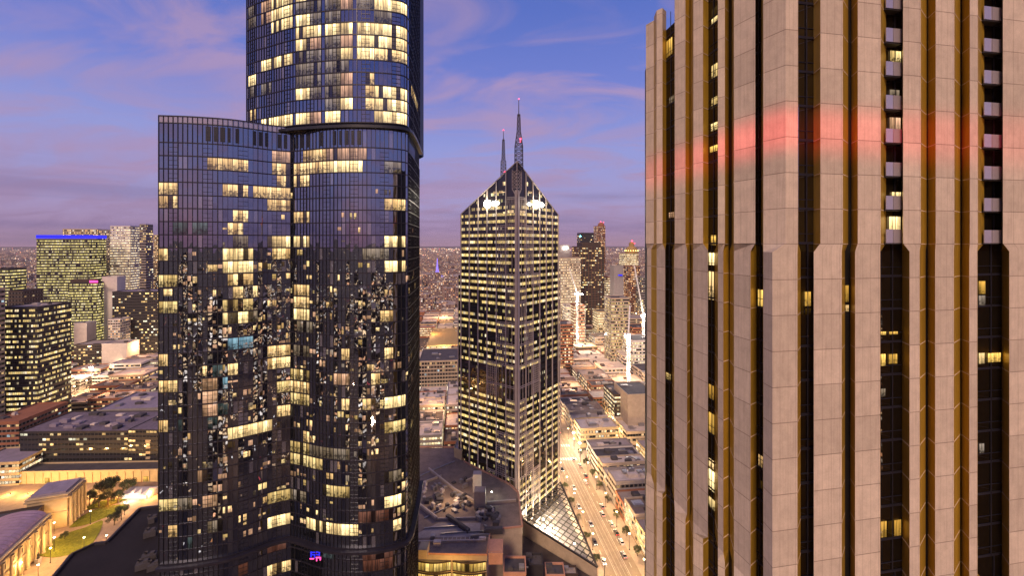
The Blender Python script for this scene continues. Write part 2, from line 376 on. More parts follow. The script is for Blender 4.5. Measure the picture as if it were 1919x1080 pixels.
# ------------------------------------------------------------------ generic buildings
def rect_front(pxl, pxr, Y, depth, ang=6.8):
    """footprint with its front edge on the rays pxl..pxr, left front corner at distance Y"""
    a = R(ang); x0, y0 = XY(pxl, Y); k = (pxr-CX)/F
    L = (k*y0-x0)/(math.cos(a)-k*math.sin(a))
    d = (-math.sin(a), math.cos(a)); f = (math.cos(a), math.sin(a))
    A = (x0, y0); B = (x0+f[0]*L, y0+f[1]*L)
    return [A, B, (B[0]+d[0]*depth, B[1]+d[1]*depth), (A[0]+d[0]*depth, A[1]+d[1]*depth)]
def rect_corner(pxc, Y, wl, wr, ang=6.8):
    """near corner on ray pxc; wall of length wl runs left, wall of length wr runs away"""
    a = R(ang); x, y = XY(pxc, Y)
    f = (math.cos(a), math.sin(a)); d = (-math.sin(a), math.cos(a))
    return [(x-f[0]*wl, y-f[1]*wl), (x, y), (x+d[0]*wr, y+d[1]*wr), (x-f[0]*wl+d[0]*wr, y-f[1]*wl+d[1]*wr)]
def grow(poly, e):
    cx = sum(p[0] for p in poly)/len(poly); cy = sum(p[1] for p in poly)/len(poly); out = []
    n = len(poly)
    for k in range(n):
        p, a, c = poly[k], poly[k-1], poly[(k+1) % n]
        d1 = Vector((p[0]-a[0], p[1]-a[1])).normalized(); d2 = Vector((c[0]-p[0], c[1]-p[1])).normalized()
        n1 = Vector((d1.y, -d1.x)); n2 = Vector((d2.y, -d2.x)); m = (n1+n2); m.normalize()
        out.append((p[0]+m.x*e/max(.4, m.dot(n1)), p[1]+m.y*e/max(.4, m.dot(n1))))
    return out
def bilin(poly, u, v):
    a = Vector(poly[0]).lerp(Vector(poly[1]), u); c = Vector(poly[3]).lerp(Vector(poly[2]), u)
    return a.lerp(c, v)
def building(name, label, cat, poly, h, wall='wall_grey', roof='roof_grey', win='win_warm', fh=3.4, wf=(.28, .80), bands=True, z0=0., group=None,
             units=4, parapet=.9, seed=0, plinth=0, piers=0., pierm=None, unitm='steel'):
    rnd = random.Random(seed+len(label))
    cx, cy = sum(p[0] for p in poly)/4, sum(p[1] for p in poly)/4
    t = thing(name, label, cat, (cx, cy, z0), group)
    b = MB(); b.prism(poly, z0, h, 0, top=0); b.build('wall', wall, t)
    b = MB(); inn = grow(poly, -.35); b.prism(inn, h+.004, h+.05, 0); rf_ = b.build('roof', roof, t)
    b = MB()
    o2 = grow(poly, .12); i2 = grow(poly, -.34)
    n = len(poly)
    for k in range(n):
        a0, a1, c0, c1 = o2[k], o2[(k+1) % n], i2[k], i2[(k+1) % n]
        b.quad([(*a0, h-.15), (*a1, h-.15), (*a1, h+parapet), (*a0, h+parapet)]); b.quad([(*c1, h), (*c0, h), (*c0, h+parapet), (*c1, h+parapet)])
        b.quad([(*a0, h+parapet), (*a1, h+parapet), (*c1, h+parapet), (*c0, h+parapet)]); b.quad([(*a1, h-.15), (*a0, h-.15), (*c0, h-.15), (*c1, h-.15)])
    b.build('parapet', wall, rf_)
    nf = max(1, int((h-z0)/fh)); s = grow(poly, .05); off = (h-z0)-nf*fh
    if bands:
        for k in range(nf):
            b = MB(); za = z0+off*.8+k*fh
            u = 0
            for q in range(n):
                a, c = s[q], s[(q+1) % n]; L = math.hypot(a[0]-c[0], a[1]-c[1])
                b.quad([(*a, za+fh*wf[0]), (*c, za+fh*wf[0]), (*c, za+fh*wf[1]), (*a, za+fh*wf[1])], 0, [(u, seed*31+k+.02), (u+L, seed*31+k+.02), (u+L, seed*31+k+.98), (u, seed*31+k+.98)])
                u += math.ceil(L/20)*20
            b.build('window_band', win, t)
    if piers:
        b = MB()
        for q in range(n):
            a, c = Vector(s[q]), Vector(s[(q+1) % n]); L = (c-a).length; m = max(1, int(L/piers)); ang = math.atan2(c.y-a.y, c.x-a.x)
            for j in range(m+1):
                p = a.lerp(c, j/m); b.box((p.x, p.y, (z0+h)/2), (.35, .35, h-z0-.3), ang)
        b.build('pier', pierm or wall, t)
    L0 = (Vector(poly[1])-Vector(poly[0])).length; L1 = (Vector(poly[3])-Vector(poly[0])).length
    ang = math.atan2(poly[1][1]-poly[0][1], poly[1][0]-poly[0][0])
    if units:
        done = []
        for k in range(units):
            u, v = rnd.uniform(.15, .85), rnd.uniform(.15, .85)
            if any(abs(u-a)*L0 < 4 and abs(v-c)*L1 < 4 for a, c in done): continue
            done.append((u, v)); p = bilin(poly, u, v)
            sx, sy, sz = rnd.uniform(1.2, min(5, L0*.22)+1.3), rnd.uniform(1.2, min(4, L1*.22)+1.3), rnd.uniform(.8, 2.2)
            b = MB(); b.box((p.x, p.y, h+.05+sz/2), (sx, sy, sz), ang); b.box((p.x, p.y, h+.05+sz+.1), (sx*.6, sy*.6, .2), ang)
            if rnd.random() < .5: b.box((p.x+sx*.8, p.y, h+.35), (sx*.9, .4, .5), ang)
            b.build('rooftop_unit', rnd.choice([unitm, 'roof_pale', 'roof_dark']), rf_)
    return t

# ------------------------------------------------------------------ RIGHT TOWER (concrete piers, bronze reveals)
FH = 3.19
CA, SA = math.cos(R(10)), math.sin(R(10))
CO = Vector(XY(1473, 38.))
def on_right(px, off):
    n = Vector((SA, -CA)); p0 = CO+n*off; k = (px-CX)/F; d = Vector((CA, SA))
    s = (k*p0.y-p0.x)/(d.x-k*d.y); return p0+d*s
def on_left(px, off):
    n = Vector((-CA, -SA)); p0 = CO+n*off; k = (px-CX)/F; d = Vector((-SA, CA))
    s = (k*p0.y-p0.x)/(d.x-k*d.y); return p0+d*s
c_, bz, bk_, gl_, ba_ = 'concrete', 'bronze', 'black', 'glass', 'balcony'
# (pxA, offA, pxB, offB, strip that follows), left wall from its far end to the corner
LW = [(1211, .5, 1213, .1, c_), (1226, 0, 1221, 0, bz), (1231, .45, 1231, .1, c_), (1242, 0, 1247, .1, bz), (1249, -1, 1248, -1, gl_),
      (1264.6, -1, 1260, -1, bz), (1265, .5, 1264, 0, c_), (1285, 0, 1288, 0, bz), (1293, -1, 1294, -1, bk_), (1294, -1, 1296, -1, bz), (1300, .45, 1299.5, .1, c_),
      (1318, 0, 1327, .1, bz), (1328, -1.1, 1327.6, -1.1, gl_), (1345.6, -1.1, 1340, -1.1, bz), (1346, .4, 1346, 0, c_), (1359, 0, 1356, 0, bz),
      (1366, -1, 1366, -1, bk_), (1372, -1, 1368, -1, bz), (1376, .6, 1376, .1, c_), (1416, 0, 1407, 0, bz), (1416.4, -1.1, 1418, -1.1, gl_),
      (1427, -1.1, 1430.6, -1.1, bz), (1431, .6, 1431, 1.1, c_)]
RW = [(1473, 0, 1448, .0, c_), (1496, 0, 1495, 0, bz), (1496.4, -1.2, 1501, -1.2, gl_), (1525, -1.2, 1525, -1.2, bz), (1538, 0, 1525.6, 0, c_), (1580, 0, 1578, 0, bz),
      (1590, -1.2, 1584, -1.2, bk_), (1596, -1.2, 1594, -1.2, bz), (1608, 0, 1603, 0, c_), (1651, 0, 1650, 0, bz), (1661, -1.3, 1650.6, -1.3, ba_), (1691, -1.3, 1691, -1.3, bz),
      (1693, 0, 1705, 0, c_), (1726, 0, 1724, 0, bz), (1737, -1.2, 1735, -1.2, bk_), (1739, -1.2, 1739, -1.2, bz), (1754, 0, 1753, 0, c_), (1789, 0, 1788, 0, bz),
      (1800, -1.2, 1800, -1.2, bk_), (1803, -1.2, 1802, -1.2, bz), (1818, 0, 1817, 0, c_), (1833, 0, 1832, 0, bz), (1845, -1.3, 1832.6, -1.3, ba_), (1878, -1.3, 1878, -1.3, bz),
      (1880, 0, 1892, 0, c_), (1946, 0, 1946, 0, bz), (1958, -1.2, 1955, -1.2, bk_), (1964, -1.2, 1964, -1.2, bz), (1978, 0, 1976, 0, c_), (2060, 0, 2060, 0, None)]
BND = [(on_left(a, oa), on_left(c, oc), k) for a, oa, c, oc, k in LW]+[(on_right(a, oa), on_right(c, oc), k) for a, oa, c, oc, k in RW]
ROOF = 182.6
rt = thing('hotel_tower', 'tall tower of pale pink concrete piers and bronze reveals filling the right side', 'tower', (CO.x, CO.y, 0))
LV = [(0, 0), (115.6, 0), (116.5, 1), (149.3, 1), (150.1, 0), (ROOF, 0)]
LEDGES = [0]; LEDGE_REST = MB()
for i in range(len(BND)-1):
    A, B, kind = BND[i]; A2, B2, _ = BND[i+1]
    b = MB()
    def pt(z, pat, right):
        p = (B2 if pat else A2) if right else (B if pat else A); return (p.x, p.y, z)
    top = ROOF-(2.6 if kind in (gl_, ba_) else 0)-(.5 if i == 0 else 0)
    w = max((A2-A).length, .3)
    for (za, pa), (zb, pb) in zip(LV[:-1], LV[1:]):
        zb2 = min(zb, top)
        b.quad([pt(za, pa, 0), pt(za, pa, 1), pt(zb2, pb, 1), pt(zb2, pb, 0)], 0,
               [(0, (za-150)/FH), (1, (za-150)/FH), (1, (zb2-150)/FH), (0, (zb2-150)/FH)])
    if kind == c_: b.build('concrete_pier', 'concrete_pink', rt)
    elif kind == bz:
        rv = b.build('bronze_reveal', 'bronze', rt)
        for k in range(-16, 11):
            z = 150+k*FH; pat = 1 if 116.5 < z < 149.9 else 0
            p, q = Vector(pt(z, pat, 0)), Vector(pt(z, pat, 1))
            if (q-p).length < .35: continue
            vd = Vector((-p.x, -p.y, 0)).normalized()*.10; H = Vector((0, 0, .06))
            pieces = -9 <= k <= 6 and i > len(LW)-2 and i < len(LW)+21 and LEDGES[0] < 100
            b = MB() if pieces else LEDGE_REST
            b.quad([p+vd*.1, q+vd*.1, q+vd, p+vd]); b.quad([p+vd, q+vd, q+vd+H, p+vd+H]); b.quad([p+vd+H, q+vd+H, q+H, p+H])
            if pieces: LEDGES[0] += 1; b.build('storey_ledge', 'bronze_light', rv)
    elif kind == bk_: b.build('shadow_gap', 'black_metal', rt)
    else:
        gs = b.build('glass_slot', 'black_glass' if kind == ba_ or i < len(LW) else 'slot_glass', rt)
        b = MB()
        for k in range(-16, 10):
            z = 150+k*FH; pat = 1 if 116.5 < z+.5 < 149.9 else 0
            if z > top-1: continue
            p, q = Vector(pt(z, pat, 0)), Vector(pt(z, pat, 1)); vd = Vector((-p.x, -p.y, 0)).normalized()*.12
            for dz_, hh in ((0, .22), (.95, .06)):
                p2, q2 = p+vd+Vector((0, 0, dz_)), q+vd+Vector((0, 0, dz_)); up = Vector((0, 0, hh))
                b.quad([p2, q2, q2+up, p2+up]); b.quad([p2+up, q2+up, q+Vector((0, 0, dz_+hh)), p+Vector((0, 0, dz_+hh))]); b.quad([q2, p2, p+Vector((0, 0, dz_)), q+Vector((0, 0, dz_))])
            m = p.lerp(q, .55)+vd; b.box((m.x, m.y, z+FH/2), (.07, .07, FH))
        b.build('window_frame', 'dark_frame', gs)
        if kind == ba_:
            xa, xb = (1661.3, 1690.5) if i < len(LW)+14 else (1845.3, 1877.5)
            for k in range(0, 10):
                z = 150+k*FH+.12; th = Vector((SA, -CA))*.06; q0_ = on_right(xa, -.45); q1_ = on_right(xb, -.45); mm = q0_.lerp(q1_, .45); e = (q1_-q0_).normalized()*.03
                b = MB()
                for s0, s1 in ((q0_, mm-e), (mm+e, q1_)):
                    b.prism([tuple(s0), tuple(s1), tuple(s1-th), tuple(s0-th)], z, z+1.3, 0, bottom=True)
                bf_ = b.build('balcony_front', 'balcony_glass', rt)
                b = MB(); d0 = Vector((SA, -CA))*.8; b.prism([tuple(q0_-th*1.2), tuple(q1_-th*1.2), tuple(q1_-d0), tuple(q0_-d0)], z-.12, z, 0, bottom=True); b.build('balcony_floor', 'dark_wall', bf_)
tag(LEDGE_REST.build('storey_ledge', 'bronze_light', rt), kind='stuff')
# hull round the back and the roof
p0, pN = BND[0][0], BND[-1][0]
b = MB(); dR = Vector((-SA, CA)); dF = Vector((CA, SA))
q1 = pN+dR*34; q0 = p0+dR*6+dF*3
poly = [tuple(on_left(1217, -1.9)), tuple(on_left(1300, -1.7)), tuple(on_left(1431, -1.6)), tuple(on_right(1500, -1.6)), tuple(pN+dR*1.6), tuple(q1), tuple(q0+dF*2+dR*4)]
b.prism(poly, 0, ROOF-3, 0, top=1); b.build('core', ['dark_wall', 'roof_grey'], rt)
# rooms with the lights on behind the slots of the right tower: (px0, px1, y0, y1, off, left wall?, material)
for (xa, xb, ya, yb, off, lf, mt) in [
    (1329, 1339, 474, 497, -1.05, 1, 'room_bright'), (1329, 1338, 508, 562, -1.05, 1, 'room_warm'), (1329, 1339, 775, 815, -1.05, 1, 'room_amber'), (1329, 1338, 862, 878, -1.05, 1, 'room_warm'),
    (1329, 1339, 882, 920, -1.05, 1, 'room_bright'), (1329, 1340, 935, 955, -1.05, 1, 'room_olive'), (1329, 1338, 722, 748, -1.05, 1, 'room_amber'), (1334, 1345, 14, 30, -1.05, 1, 'room_olive'), (1334, 1345, 32, 44, -1.05, 1, 'room_olive'),
    (1334, 1345, 120, 148, -1.05, 1, 'room_olive'), (1334, 1345, 182, 200, -1.05, 1, 'room_olive'), (1333, 1345, 230, 244, -1.05, 1, 'room_olive'), (1331, 1345, 273, 284, -1.05, 1, 'room_amber'),
    (1333, 1342, 441, 459, -1.05, 1, 'room_amber'), (1249.5, 1260, 73, 104, -.95, 1, 'room_amber'), (1255, 1264, 180, 192, -.95, 1, 'room_dim'), (1254, 1264, 398, 408, -.95, 1, 'room_peach'), (1249, 1257, 700, 712, -.95, 1, 'room_olive'),
    (1421, 1430, 543, 578, -1.05, 1, 'room_amber'), (1422, 1430, 854, 880, -1.05, 1, 'room_warm'), (1425, 1430, 902, 916, -1.05, 1, 'room_amber'),
    (1502, 1507, 547, 590, -1.1, 0, 'room_amber'), (1509, 1520, 547, 574, -1.1, 0, 'room_amber'), (1509, 1520, 578, 590, -1.1, 0, 'room_amber'), (1585, 1591, 535, 566, -1.1, 0, 'room_amber'), (1585, 1591, 572, 584, -1.1, 0, 'room_warm'),
    (1669, 1689, 95, 119, -1.2, 0, 'room_olive'), (1668, 1688, 220, 246, -1.2, 0, 'room_peach'), (1668, 1686, 168, 182, -1.2, 0, 'room_dim'), (1674, 1687, 197, 206, -1.2, 0, 'room_peach'),
    (1672, 1689, 360, 374, -1.2, 0, 'room_olive'), (1667, 1688, 406, 438, -1.2, 0, 'room_bright'), (1670, 1688, 443, 457, -1.2, 0, 'room_warm'),
    (1651, 1660, 664, 686, -1.2, 0, 'room_amber'), (1666, 1682, 664, 682, -1.2, 0, 'room_amber'), (1651, 1661, 622, 628, -1.2, 0, 'room_amber'), (1667, 1683, 622, 627, -1.2, 0, 'room_amber'),
    (1651, 1662, 978, 1008, -1.2, 0, 'room_amber'), (1664, 1689, 976, 1006, -1.2, 0, 'room_amber'), (1651, 1660, 729, 744, -1.2, 0, 'room_dim'),
    (1835, 1847, 527, 551, -1.2, 0, 'room_amber'), (1835, 1847, 554, 573, -1.2, 0, 'room_dim'), (1835, 1846, 662, 682, -1.2, 0, 'room_bright'), (1852, 1876, 662, 679, -1.2, 0, 'room_amber'), (1836, 1845, 832, 850, -1.2, 0, 'room_dim')]:
    fn = on_left if lf else on_right
    p, q = fn(xa, off), fn(xb, off); m = (p+q)/2
    z1, z0 = zat(ya, m.y), zat(yb, m.y)
    b = MB(); L = (q-p).length; u0 = random.randint(0, 90); nu = max(1, round(L/.8))
    b.quad([(p.x, p.y, z0), (q.x, q.y, z0), (q.x, q.y, z1), (p.x, p.y, z1)], 0, [(u0, u0+.02), (u0+nu, u0+.02), (u0+nu, u0+.98), (u0, u0+.98)])
    b.build('lit_window', mt, rt)

# ------------------------------------------------------------------ LEFT TOWERS (curved dark glass)
def catmull(pts, n=12):
    out = []
    for i in range(len(pts)-1):
        p0 = pts[max(0, i-1)]; p1 = pts[i]; p2 = pts[i+1]; p3 = pts[min(len(pts)-1, i+2)]
        for k in range(n):
            t = k/n
            out.append(.5*((2*p1)+(-p0+p2)*t+(2*p0-5*p1+4*p2-p3)*t*t+(-p0+3*p1-3*p2+p3)*t**3))
    out.append(pts[-1]); return out
def resample(pts, step):
    d = [0]
    for a, c in zip(pts[:-1], pts[1:]): d.append(d[-1]+(c-a).length)
    n = max(2, round(d[-1]/step)); out = []; j = 0
    for i in range(n+1):
        t = d[-1]*i/n
        while j < len(d)-2 and d[j+1] < t: j += 1
        f = (t-d[j])/max(1e-9, d[j+1]-d[j]); out.append(pts[j].lerp(pts[j+1], f))
    return out
def prof(lst): return [Vector(XY(px, D)) for px, D in lst]
PL = resample(catmull(prof([(298, 100), (360, 100.9), (427, 102.9), (470, 105.4), (510, 108.3), (545, 110)])), 1.05)
PR = resample(catmull(prof([(545, 110), (568, 108.8), (600, 106.8), (640, 105.5), (690, 105.5), (735, 106.8), (760, 108.6)])), 1.05)
PS = resample(catmull(prof([(760, 108.6), (766, 110.5), (772, 116), (779, 124), (786, 136)])), 1.6)
LOWP = PL[:-1]+PR[:-1]+PS
TALLP = resample(prof([(463, 116), (481, 113.8)]), 1.0)[:-1]+resample(catmull(prof([(481, 113.8), (500, 112.3), (530, 109.6), (555, 107.9)])), 1.0)[:-1]+resample(catmull(prof([(555, 107.9), (602, 106.4), (660, 105.3), (715, 105.9), (752, 107.3), (763, 108.8)])), 1.05)[:-1]+resample(catmull(prof([(763, 108.8), (769, 111.5), (778, 121), (787, 136)])), 2.0)
def norms(pts):
    out = []
    for i in range(len(pts)):
        a = pts[max(0, i-1)]; c = pts[min(len(pts)-1, i+1)]; d = (c-a).normalized(); out.append(Vector((d.y, -d.x)))
    return out
LOWN, TALLN = norms(LOWP), norms(TALLP)
TF = 3.1; ZB = 150+2.25                       # storey height, storey 0 floor
def zf(k): return ZB+TF*k
def curtain(t, pts, nrm, k0, k1, tall=False, mat='tower_glass', inset=0.):
    rnd = random.Random(5+k0)
    for k in range(k0, k1):
        b = MB(); za, zb = zf(k), zf(k+1)
        for i in range(len(pts)-1):
            p, q = pts[i]-nrm[i]*inset, pts[i+1]-nrm[i+1]*inset
            b.quad([(p.x, p.y, za), (q.x, q.y, za), (q.x, q.y, zb), (p.x, p.y, zb)], 0, [(i+.001, k+100.001), (i+.999, k+100.001), (i+.999, k+100.999), (i+.001, k+100.999)])
        b.build('glass_band', mat, t)
    b = MB()
    for k in range(k0, k1+1):
        za = zf(k)
        for i in range(len(pts)-1):
            p, q = pts[i]+nrm[i]*(.12-inset), pts[i+1]+nrm[i+1]*(.12-inset)
            b.quad([(p.x, p.y, za-.13), (q.x, q.y, za-.13), (q.x, q.y, za+.13), (p.x, p.y, za+.13)])
            p2, q2 = pts[i]-nrm[i]*inset, pts[i+1]-nrm[i+1]*inset
            b.quad([(p.x, p.y, za+.13), (q.x, q.y, za+.13), (q2.x, q2.y, za+.13), (p2.x, p2.y, za+.13)]); b.quad([(q.x, q.y, za-.13), (p.x, p.y, za-.13), (p2.x, p2.y, za-.13), (q2.x, q2.y, za-.13)])
    b.build('floor_edge', 'dark_frame', t)
    b = MB(); z0, z1 = zf(k0), zf(k1)
    for i in range(len(pts)):
        n = nrm[i]; a = math.atan2(n.y, n.x); p = pts[i]+n*(.08-inset)
        w_ = .13 if i % 4 == 0 else .05
        b.box((p.x, p.y, (z0+z1)/2), (.17, w_, z1-z0), a)
    b.build('mullion', 'black_metal', t)
    b = MB()                                     # opening lights in the panes
    for k in range(k0, k1):
        for i in range(1, len(pts)-2):
            if i % 7 in (2, 3):
                p, q = pts[i]+nrm[i]*(.07-inset), pts[i+1]+nrm[i+1]*(.07-inset)
                for h in (.9, 2.0):
                    b.bar((p.x, p.y, zf(k)+h), (q.x, q.y, zf(k)+h), .08)
    b.build('opening_light_frame', 'black_metal', t)
lt = thing('apartment_tower', 'lower curved tower of dark reflecting glass with a wavy front and glass parapet', 'tower', (-60, 110, 0))
curtain(lt, LOWP, LOWN, -25, 7)
KB = -25
# plant storeys with louvres and the glass parapet
b = MB()
for i in range(len(LOWP)-1):
    p, q = LOWP[i], LOWP[i+1]
    b.quad([(p.x, p.y, zf(7)), (q.x, q.y, zf(7)), (q.x, q.y, zf(7)+4.6), (p.x, p.y, zf(7)+4.6)], 0, [(i+.01, 220.01), (i+.99, 220.01), (i+.99, 220.99), (i+.01, 220.99)])
b.build('plant_level_glazing', 'tower_glass', lt)
b = MB()
nl = len(PL)+4
for i in range(nl):
    p, q = LOWP[i], LOWP[i+1]
    b.quad([(p.x, p.y, zf(7)+4.6), (q.x, q.y, zf(7)+4.6), (q.x, q.y, zf(7)+6.25), (p.x, p.y, zf(7)+6.25)], 0, [(i+.01, 221.01), (i+.99, 221.01), (i+.99, 221.99), (i+.01, 221.99)])
b.build('parapet_glazing', 'balcony_glass', lt)
b = MB()
for i in range(len(LOWP)-1):
    p, q = LOWP[i]+LOWN[i]*.1, LOWP[i+1]+LOWN[i+1]*.1
    for zz in (zf(7)+4.6,)+((zf(7)+6.25,) if i < nl else ()): b.bar((p.x, p.y, zz), (q.x, q.y, zz), .2)
    zt = zf(7)+(6.25 if i <= nl else 4.6)
    b.bar((p.x, p.y, zf(7)), (p.x, p.y, zt), .12)
b.build('parapet_frame', 'black_metal', lt)
def col_at(pts, px, lo=0):
    best = 0; bd = 1e9
    for i in range(len(pts)-1):
        m = (pts[i]+pts[i+1])/2; x = CX+F*m.x/m.y
        if abs(x-px) < bd: bd = abs(x-px); best = i
    return best
for a, c in ((385, 412), (440, 465), (483, 510), (533, 548), (585, 606), (700, 720), (742, 760), (783, 802), (868, 888), (910, 930), (988, 1006), (1022, 1040), (1060, 1085), (1150, 1170), (1240, 1260), (1284, 1300), (1320, 1345), (1365, 1382), (1405, 1430)):
    xa, xb = 280+a/3.6, 280+c/3.6
    i = col_at(LOWP, (xa+xb)/2); f0, f1 = CX+F*LOWP[i].x/LOWP[i].y, CX+F*LOWP[i+1].x/LOWP[i+1].y
    p = LOWP[i].lerp(LOWP[i+1], ((xa+xb)/2-f0)/(f1-f0))+LOWN[i]*.06; an = math.atan2(LOWN[i].y, LOWN[i].x)
    b = MB(); b.box((p.x, p.y, zf(7)+2.4), (.2, (xb-xa)/F*p.y, 3.5), an)
    for k in range(9): b.box((p.x+LOWN[i].x*.12, p.y+LOWN[i].y*.12, zf(7)+.9+k*.38), (.08, (xb-xa)/F*p.y, .05), an)
    b.build('louvre', 'black_metal', lt)
# ledge and the storeys below it
b = MB()
for i in range(len(LOWP)-1):
    p, q = LOWP[i]+LOWN[i]*1.3, LOWP[i+1]+LOWN[i+1]*1.3; p2, q2 = LOWP[i]-LOWN[i]*.4, LOWP[i+1]-LOWN[i+1]*.4
    za, zb = zf(KB)-.75, zf(KB)-.14
    b.quad([(p.x, p.y, za), (q.x, q.y, za), (q.x, q.y, zb), (p.x, p.y, zb)]); b.quad([(p.x, p.y, zb), (q.x, q.y, zb), (q2.x, q2.y, zb), (p2.x, p2.y, zb)]); b.quad([(q.x, q.y, za), (p.x, p.y, za), (p2.x, p2.y, za), (q2.x, q2.y, za)])
b.build('ledge', 'dark_frame', lt)
curtain(lt, LOWP, LOWN, -49, KB, inset=.4)
def lowpoly(pts, back):
    return [tuple(p) for p in pts]+back
b = MB()
inner = [p-n*.45 for p, n in zip(LOWP, LOWN)]
poly = [tuple(p) for p in inner]+[(-30.5, 139), (-34, 150), (-78, 150), (-96, 118)]
b.prism(poly, 0, zf(7)+4.4, 0, top=1); b.build('core', ['black_metal', 'roof_grey'], lt)
bt = thing('residential_tower', 'tallest curved glass apartment tower running out of the top of the frame, many bright rooms', 'tower', (-45, 112, zf(7)+4.7))
curtain(bt, TALLP, TALLN, 9, 40, tall=True)
b = MB(); inner = [p-n*.3 for p, n in zip(TALLP, TALLN)]
b.prism([tuple(p) for p in inner]+[(-29, 140), (-34, 148), (-70, 146), (-74, 122)], zf(7)+4.75, zf(40), 0, top=1); b.build('core', ['black_metal', 'roof_grey'], bt)
b = MB()
for i in range(len(TALLP)-1):
    p, q = TALLP[i]+TALLN[i]*.9, TALLP[i+1]+TALLN[i+1]*.9; p2, q2 = TALLP[i]-TALLN[i]*.2, TALLP[i+1]-TALLN[i+1]*.2; za, zb = zf(9)-1.45, zf(9)-.75
    b.quad([(p.x, p.y, za), (q.x, q.y, za), (q.x, q.y, zb), (p.x, p.y, zb)]); b.quad([(p.x, p.y, zb), (q.x, q.y, zb), (q2.x, q2.y, zb), (p2.x, p2.y, zb)]); b.quad([(q.x, q.y, za), (p.x, p.y, za), (p2.x, p2.y, za), (q2.x, q2.y, za)])
b.build('base_ledge', 'black_metal', bt)

def lit(t, pts, nrm, cx0, cx1, cy, mt, inset=0., hf=(.0, 1.), kmin=-48):
    i0 = col_at(pts, cx0+2); i1 = max(i0, col_at(pts, cx1-2))
    m = pts[(i0+i1)//2]; z = zat(cy, m.y); k = math.floor((z-ZB)/TF)
    b = MB()
    for i in range(i0, i1+1):
        p, q = pts[i]+nrm[i]*(.03-inset), pts[i+1]+nrm[i+1]*(.03-inset)
        z0, z1 = zf(k)+.16+hf[0]*2.75, zf(k)+.16+hf[1]*2.75
        b.quad([(p.x, p.y, z0), (q.x, q.y, z0), (q.x, q.y, z1), (p.x, p.y, z1)], 0, [(i+.01, k+100.01+hf[0]), (i+.99, k+100.01+hf[0]), (i+.99, k+99.99+hf[1]), (i+.01, k+99.99+hf[1])])
    if b.f: return b, mt
T3 = [  # zoom of the upper tower (x0, x1, ymid, type)
    (825, 975, 30, 'B'), (755, 822, 75, 'p'), (995, 1080, 5, 'B'), (1285, 1370, 30, 'p'), (1415, 1525, 40, 'd'), (1528, 1735, 45, 'B'), (1188, 1280, 30, 'd'), (995, 1160, 60, 'd'),
    (665, 718, 100, 'd'), (755, 822, 150, 'p'), (825, 975, 105, 'B'), (995, 1080, 155, 'B'), (1085, 1160, 140, 'd'), (1188, 1280, 120, 'd'), (1528, 1640, 125, 'd'),
    (825, 975, 205, 'B'), (995, 1160, 240, 'B'), (1188, 1370, 210, 'B'), (1415, 1525, 215, 'B'), (1528, 1735, 225, 'B'), (665, 718, 185, 'd'),
    (995, 1080, 325, 'B'), (1085, 1160, 310, 'p'), (1285, 1370, 300, 'p'), (1188, 1280, 300, 'd'), (1415, 1525, 300, 'B'), (1528, 1735, 310, 'B'),
    (995, 1160, 400, 'd'), (1285, 1370, 390, 'B'), (1188, 1280, 385, 'd'), (1415, 1525, 385, 'B'), (1528, 1735, 400, 'w'),
    (755, 975, 455, 'B'), (665, 718, 515, 'B'), (995, 1160, 485, 'd'), (1188, 1280, 470, 'd'), (1285, 1330, 470, 'd'),
    (995, 1160, 575, 'd'), (1188, 1280, 560, 'd'), (1285, 1370, 560, 'p'), (1455, 1525, 570, 'w'), (1528, 1735, 580, 'B'), (1760, 1815, 620, 'w'),
    (995, 1080, 675, 'B'), (1085, 1160, 660, 'd'), (1285, 1370, 650, 'p'), (1188, 1280, 650, 'd'), (1455, 1525, 655, 'w'), (1528, 1735, 665, 'B'), (755, 822, 640, 'd'), (665, 718, 660, 'd'),
    (1285, 1370, 735, 'B'), (1188, 1280, 735, 'd'), (1455, 1525, 740, 'w'), (1528, 1735, 750, 'B'), (755, 975, 790, 'B'), (665, 718, 815, 'w'), (1188, 1280, 825, 'B'), (995, 1080, 835, 'B'), (1085, 1160, 825, 'p')]
T4 = [  # zoom of the middle
    (620, 710, 10, 'p'), (785, 900, 15, 'w'), (900, 1095, 12, 'P'), (292, 405, 58, 'w'), (440, 490, 80, 'w'), (620, 710, 72, 'w'), (730, 885, 75, 'w'), (890, 1070, 75, 'B'), (1200, 1270, 80, 'd'),
    (655, 710, 140, 'w'), (730, 810, 143, 'w'), (60, 140, 192, 'w'), (378, 505, 200, 'w'), (525, 610, 205, 'w'), (620, 710, 205, 'w'), (60, 140, 265, 'w'), (615, 715, 272, 'w'), (1200, 1285, 275, 'w'),
    (440, 500, 335, 'w'), (730, 810, 337, 'w'), (400, 475, 400, 'w'), (610, 712, 470, 'B'), (728, 810, 470, 'B'), (1200, 1295, 470, 'B'), (440, 505, 470, 'd'),
    (60, 95, 530, 'w'), (378, 508, 540, 'B'), (620, 712, 535, 'w'), (1095, 1200, 540, 'd'), (378, 508, 605, 'B'), (1200, 1285, 597, 'B'), (60, 137, 682, 'o'), (400, 508, 685, 'w'),
    (728, 810, 730, 'w'), (440, 472, 750, 'w'), (525, 555, 745, 'w'), (728, 810, 795, 'w'), (60, 137, 825, 'o'), (378, 508, 815, 'o'), (728, 810, 862, 'B'), (378, 508, 885, 'B'), (525, 555, 815, 'd'),
    (403, 508, 950, 'b'), (728, 830, 925, 'd'), (1170, 1232, 865, 'w'), (615, 710, 995, 'w'), (728, 808, 990, 'd'), (615, 710, 1055, 'w'), (1200, 1232, 1050, 'w'), (970, 1000, 1055, 'w'), (60, 100, 1035, 'w'), (232, 290, 400, 'g'), (135, 200, 410, 'g')]
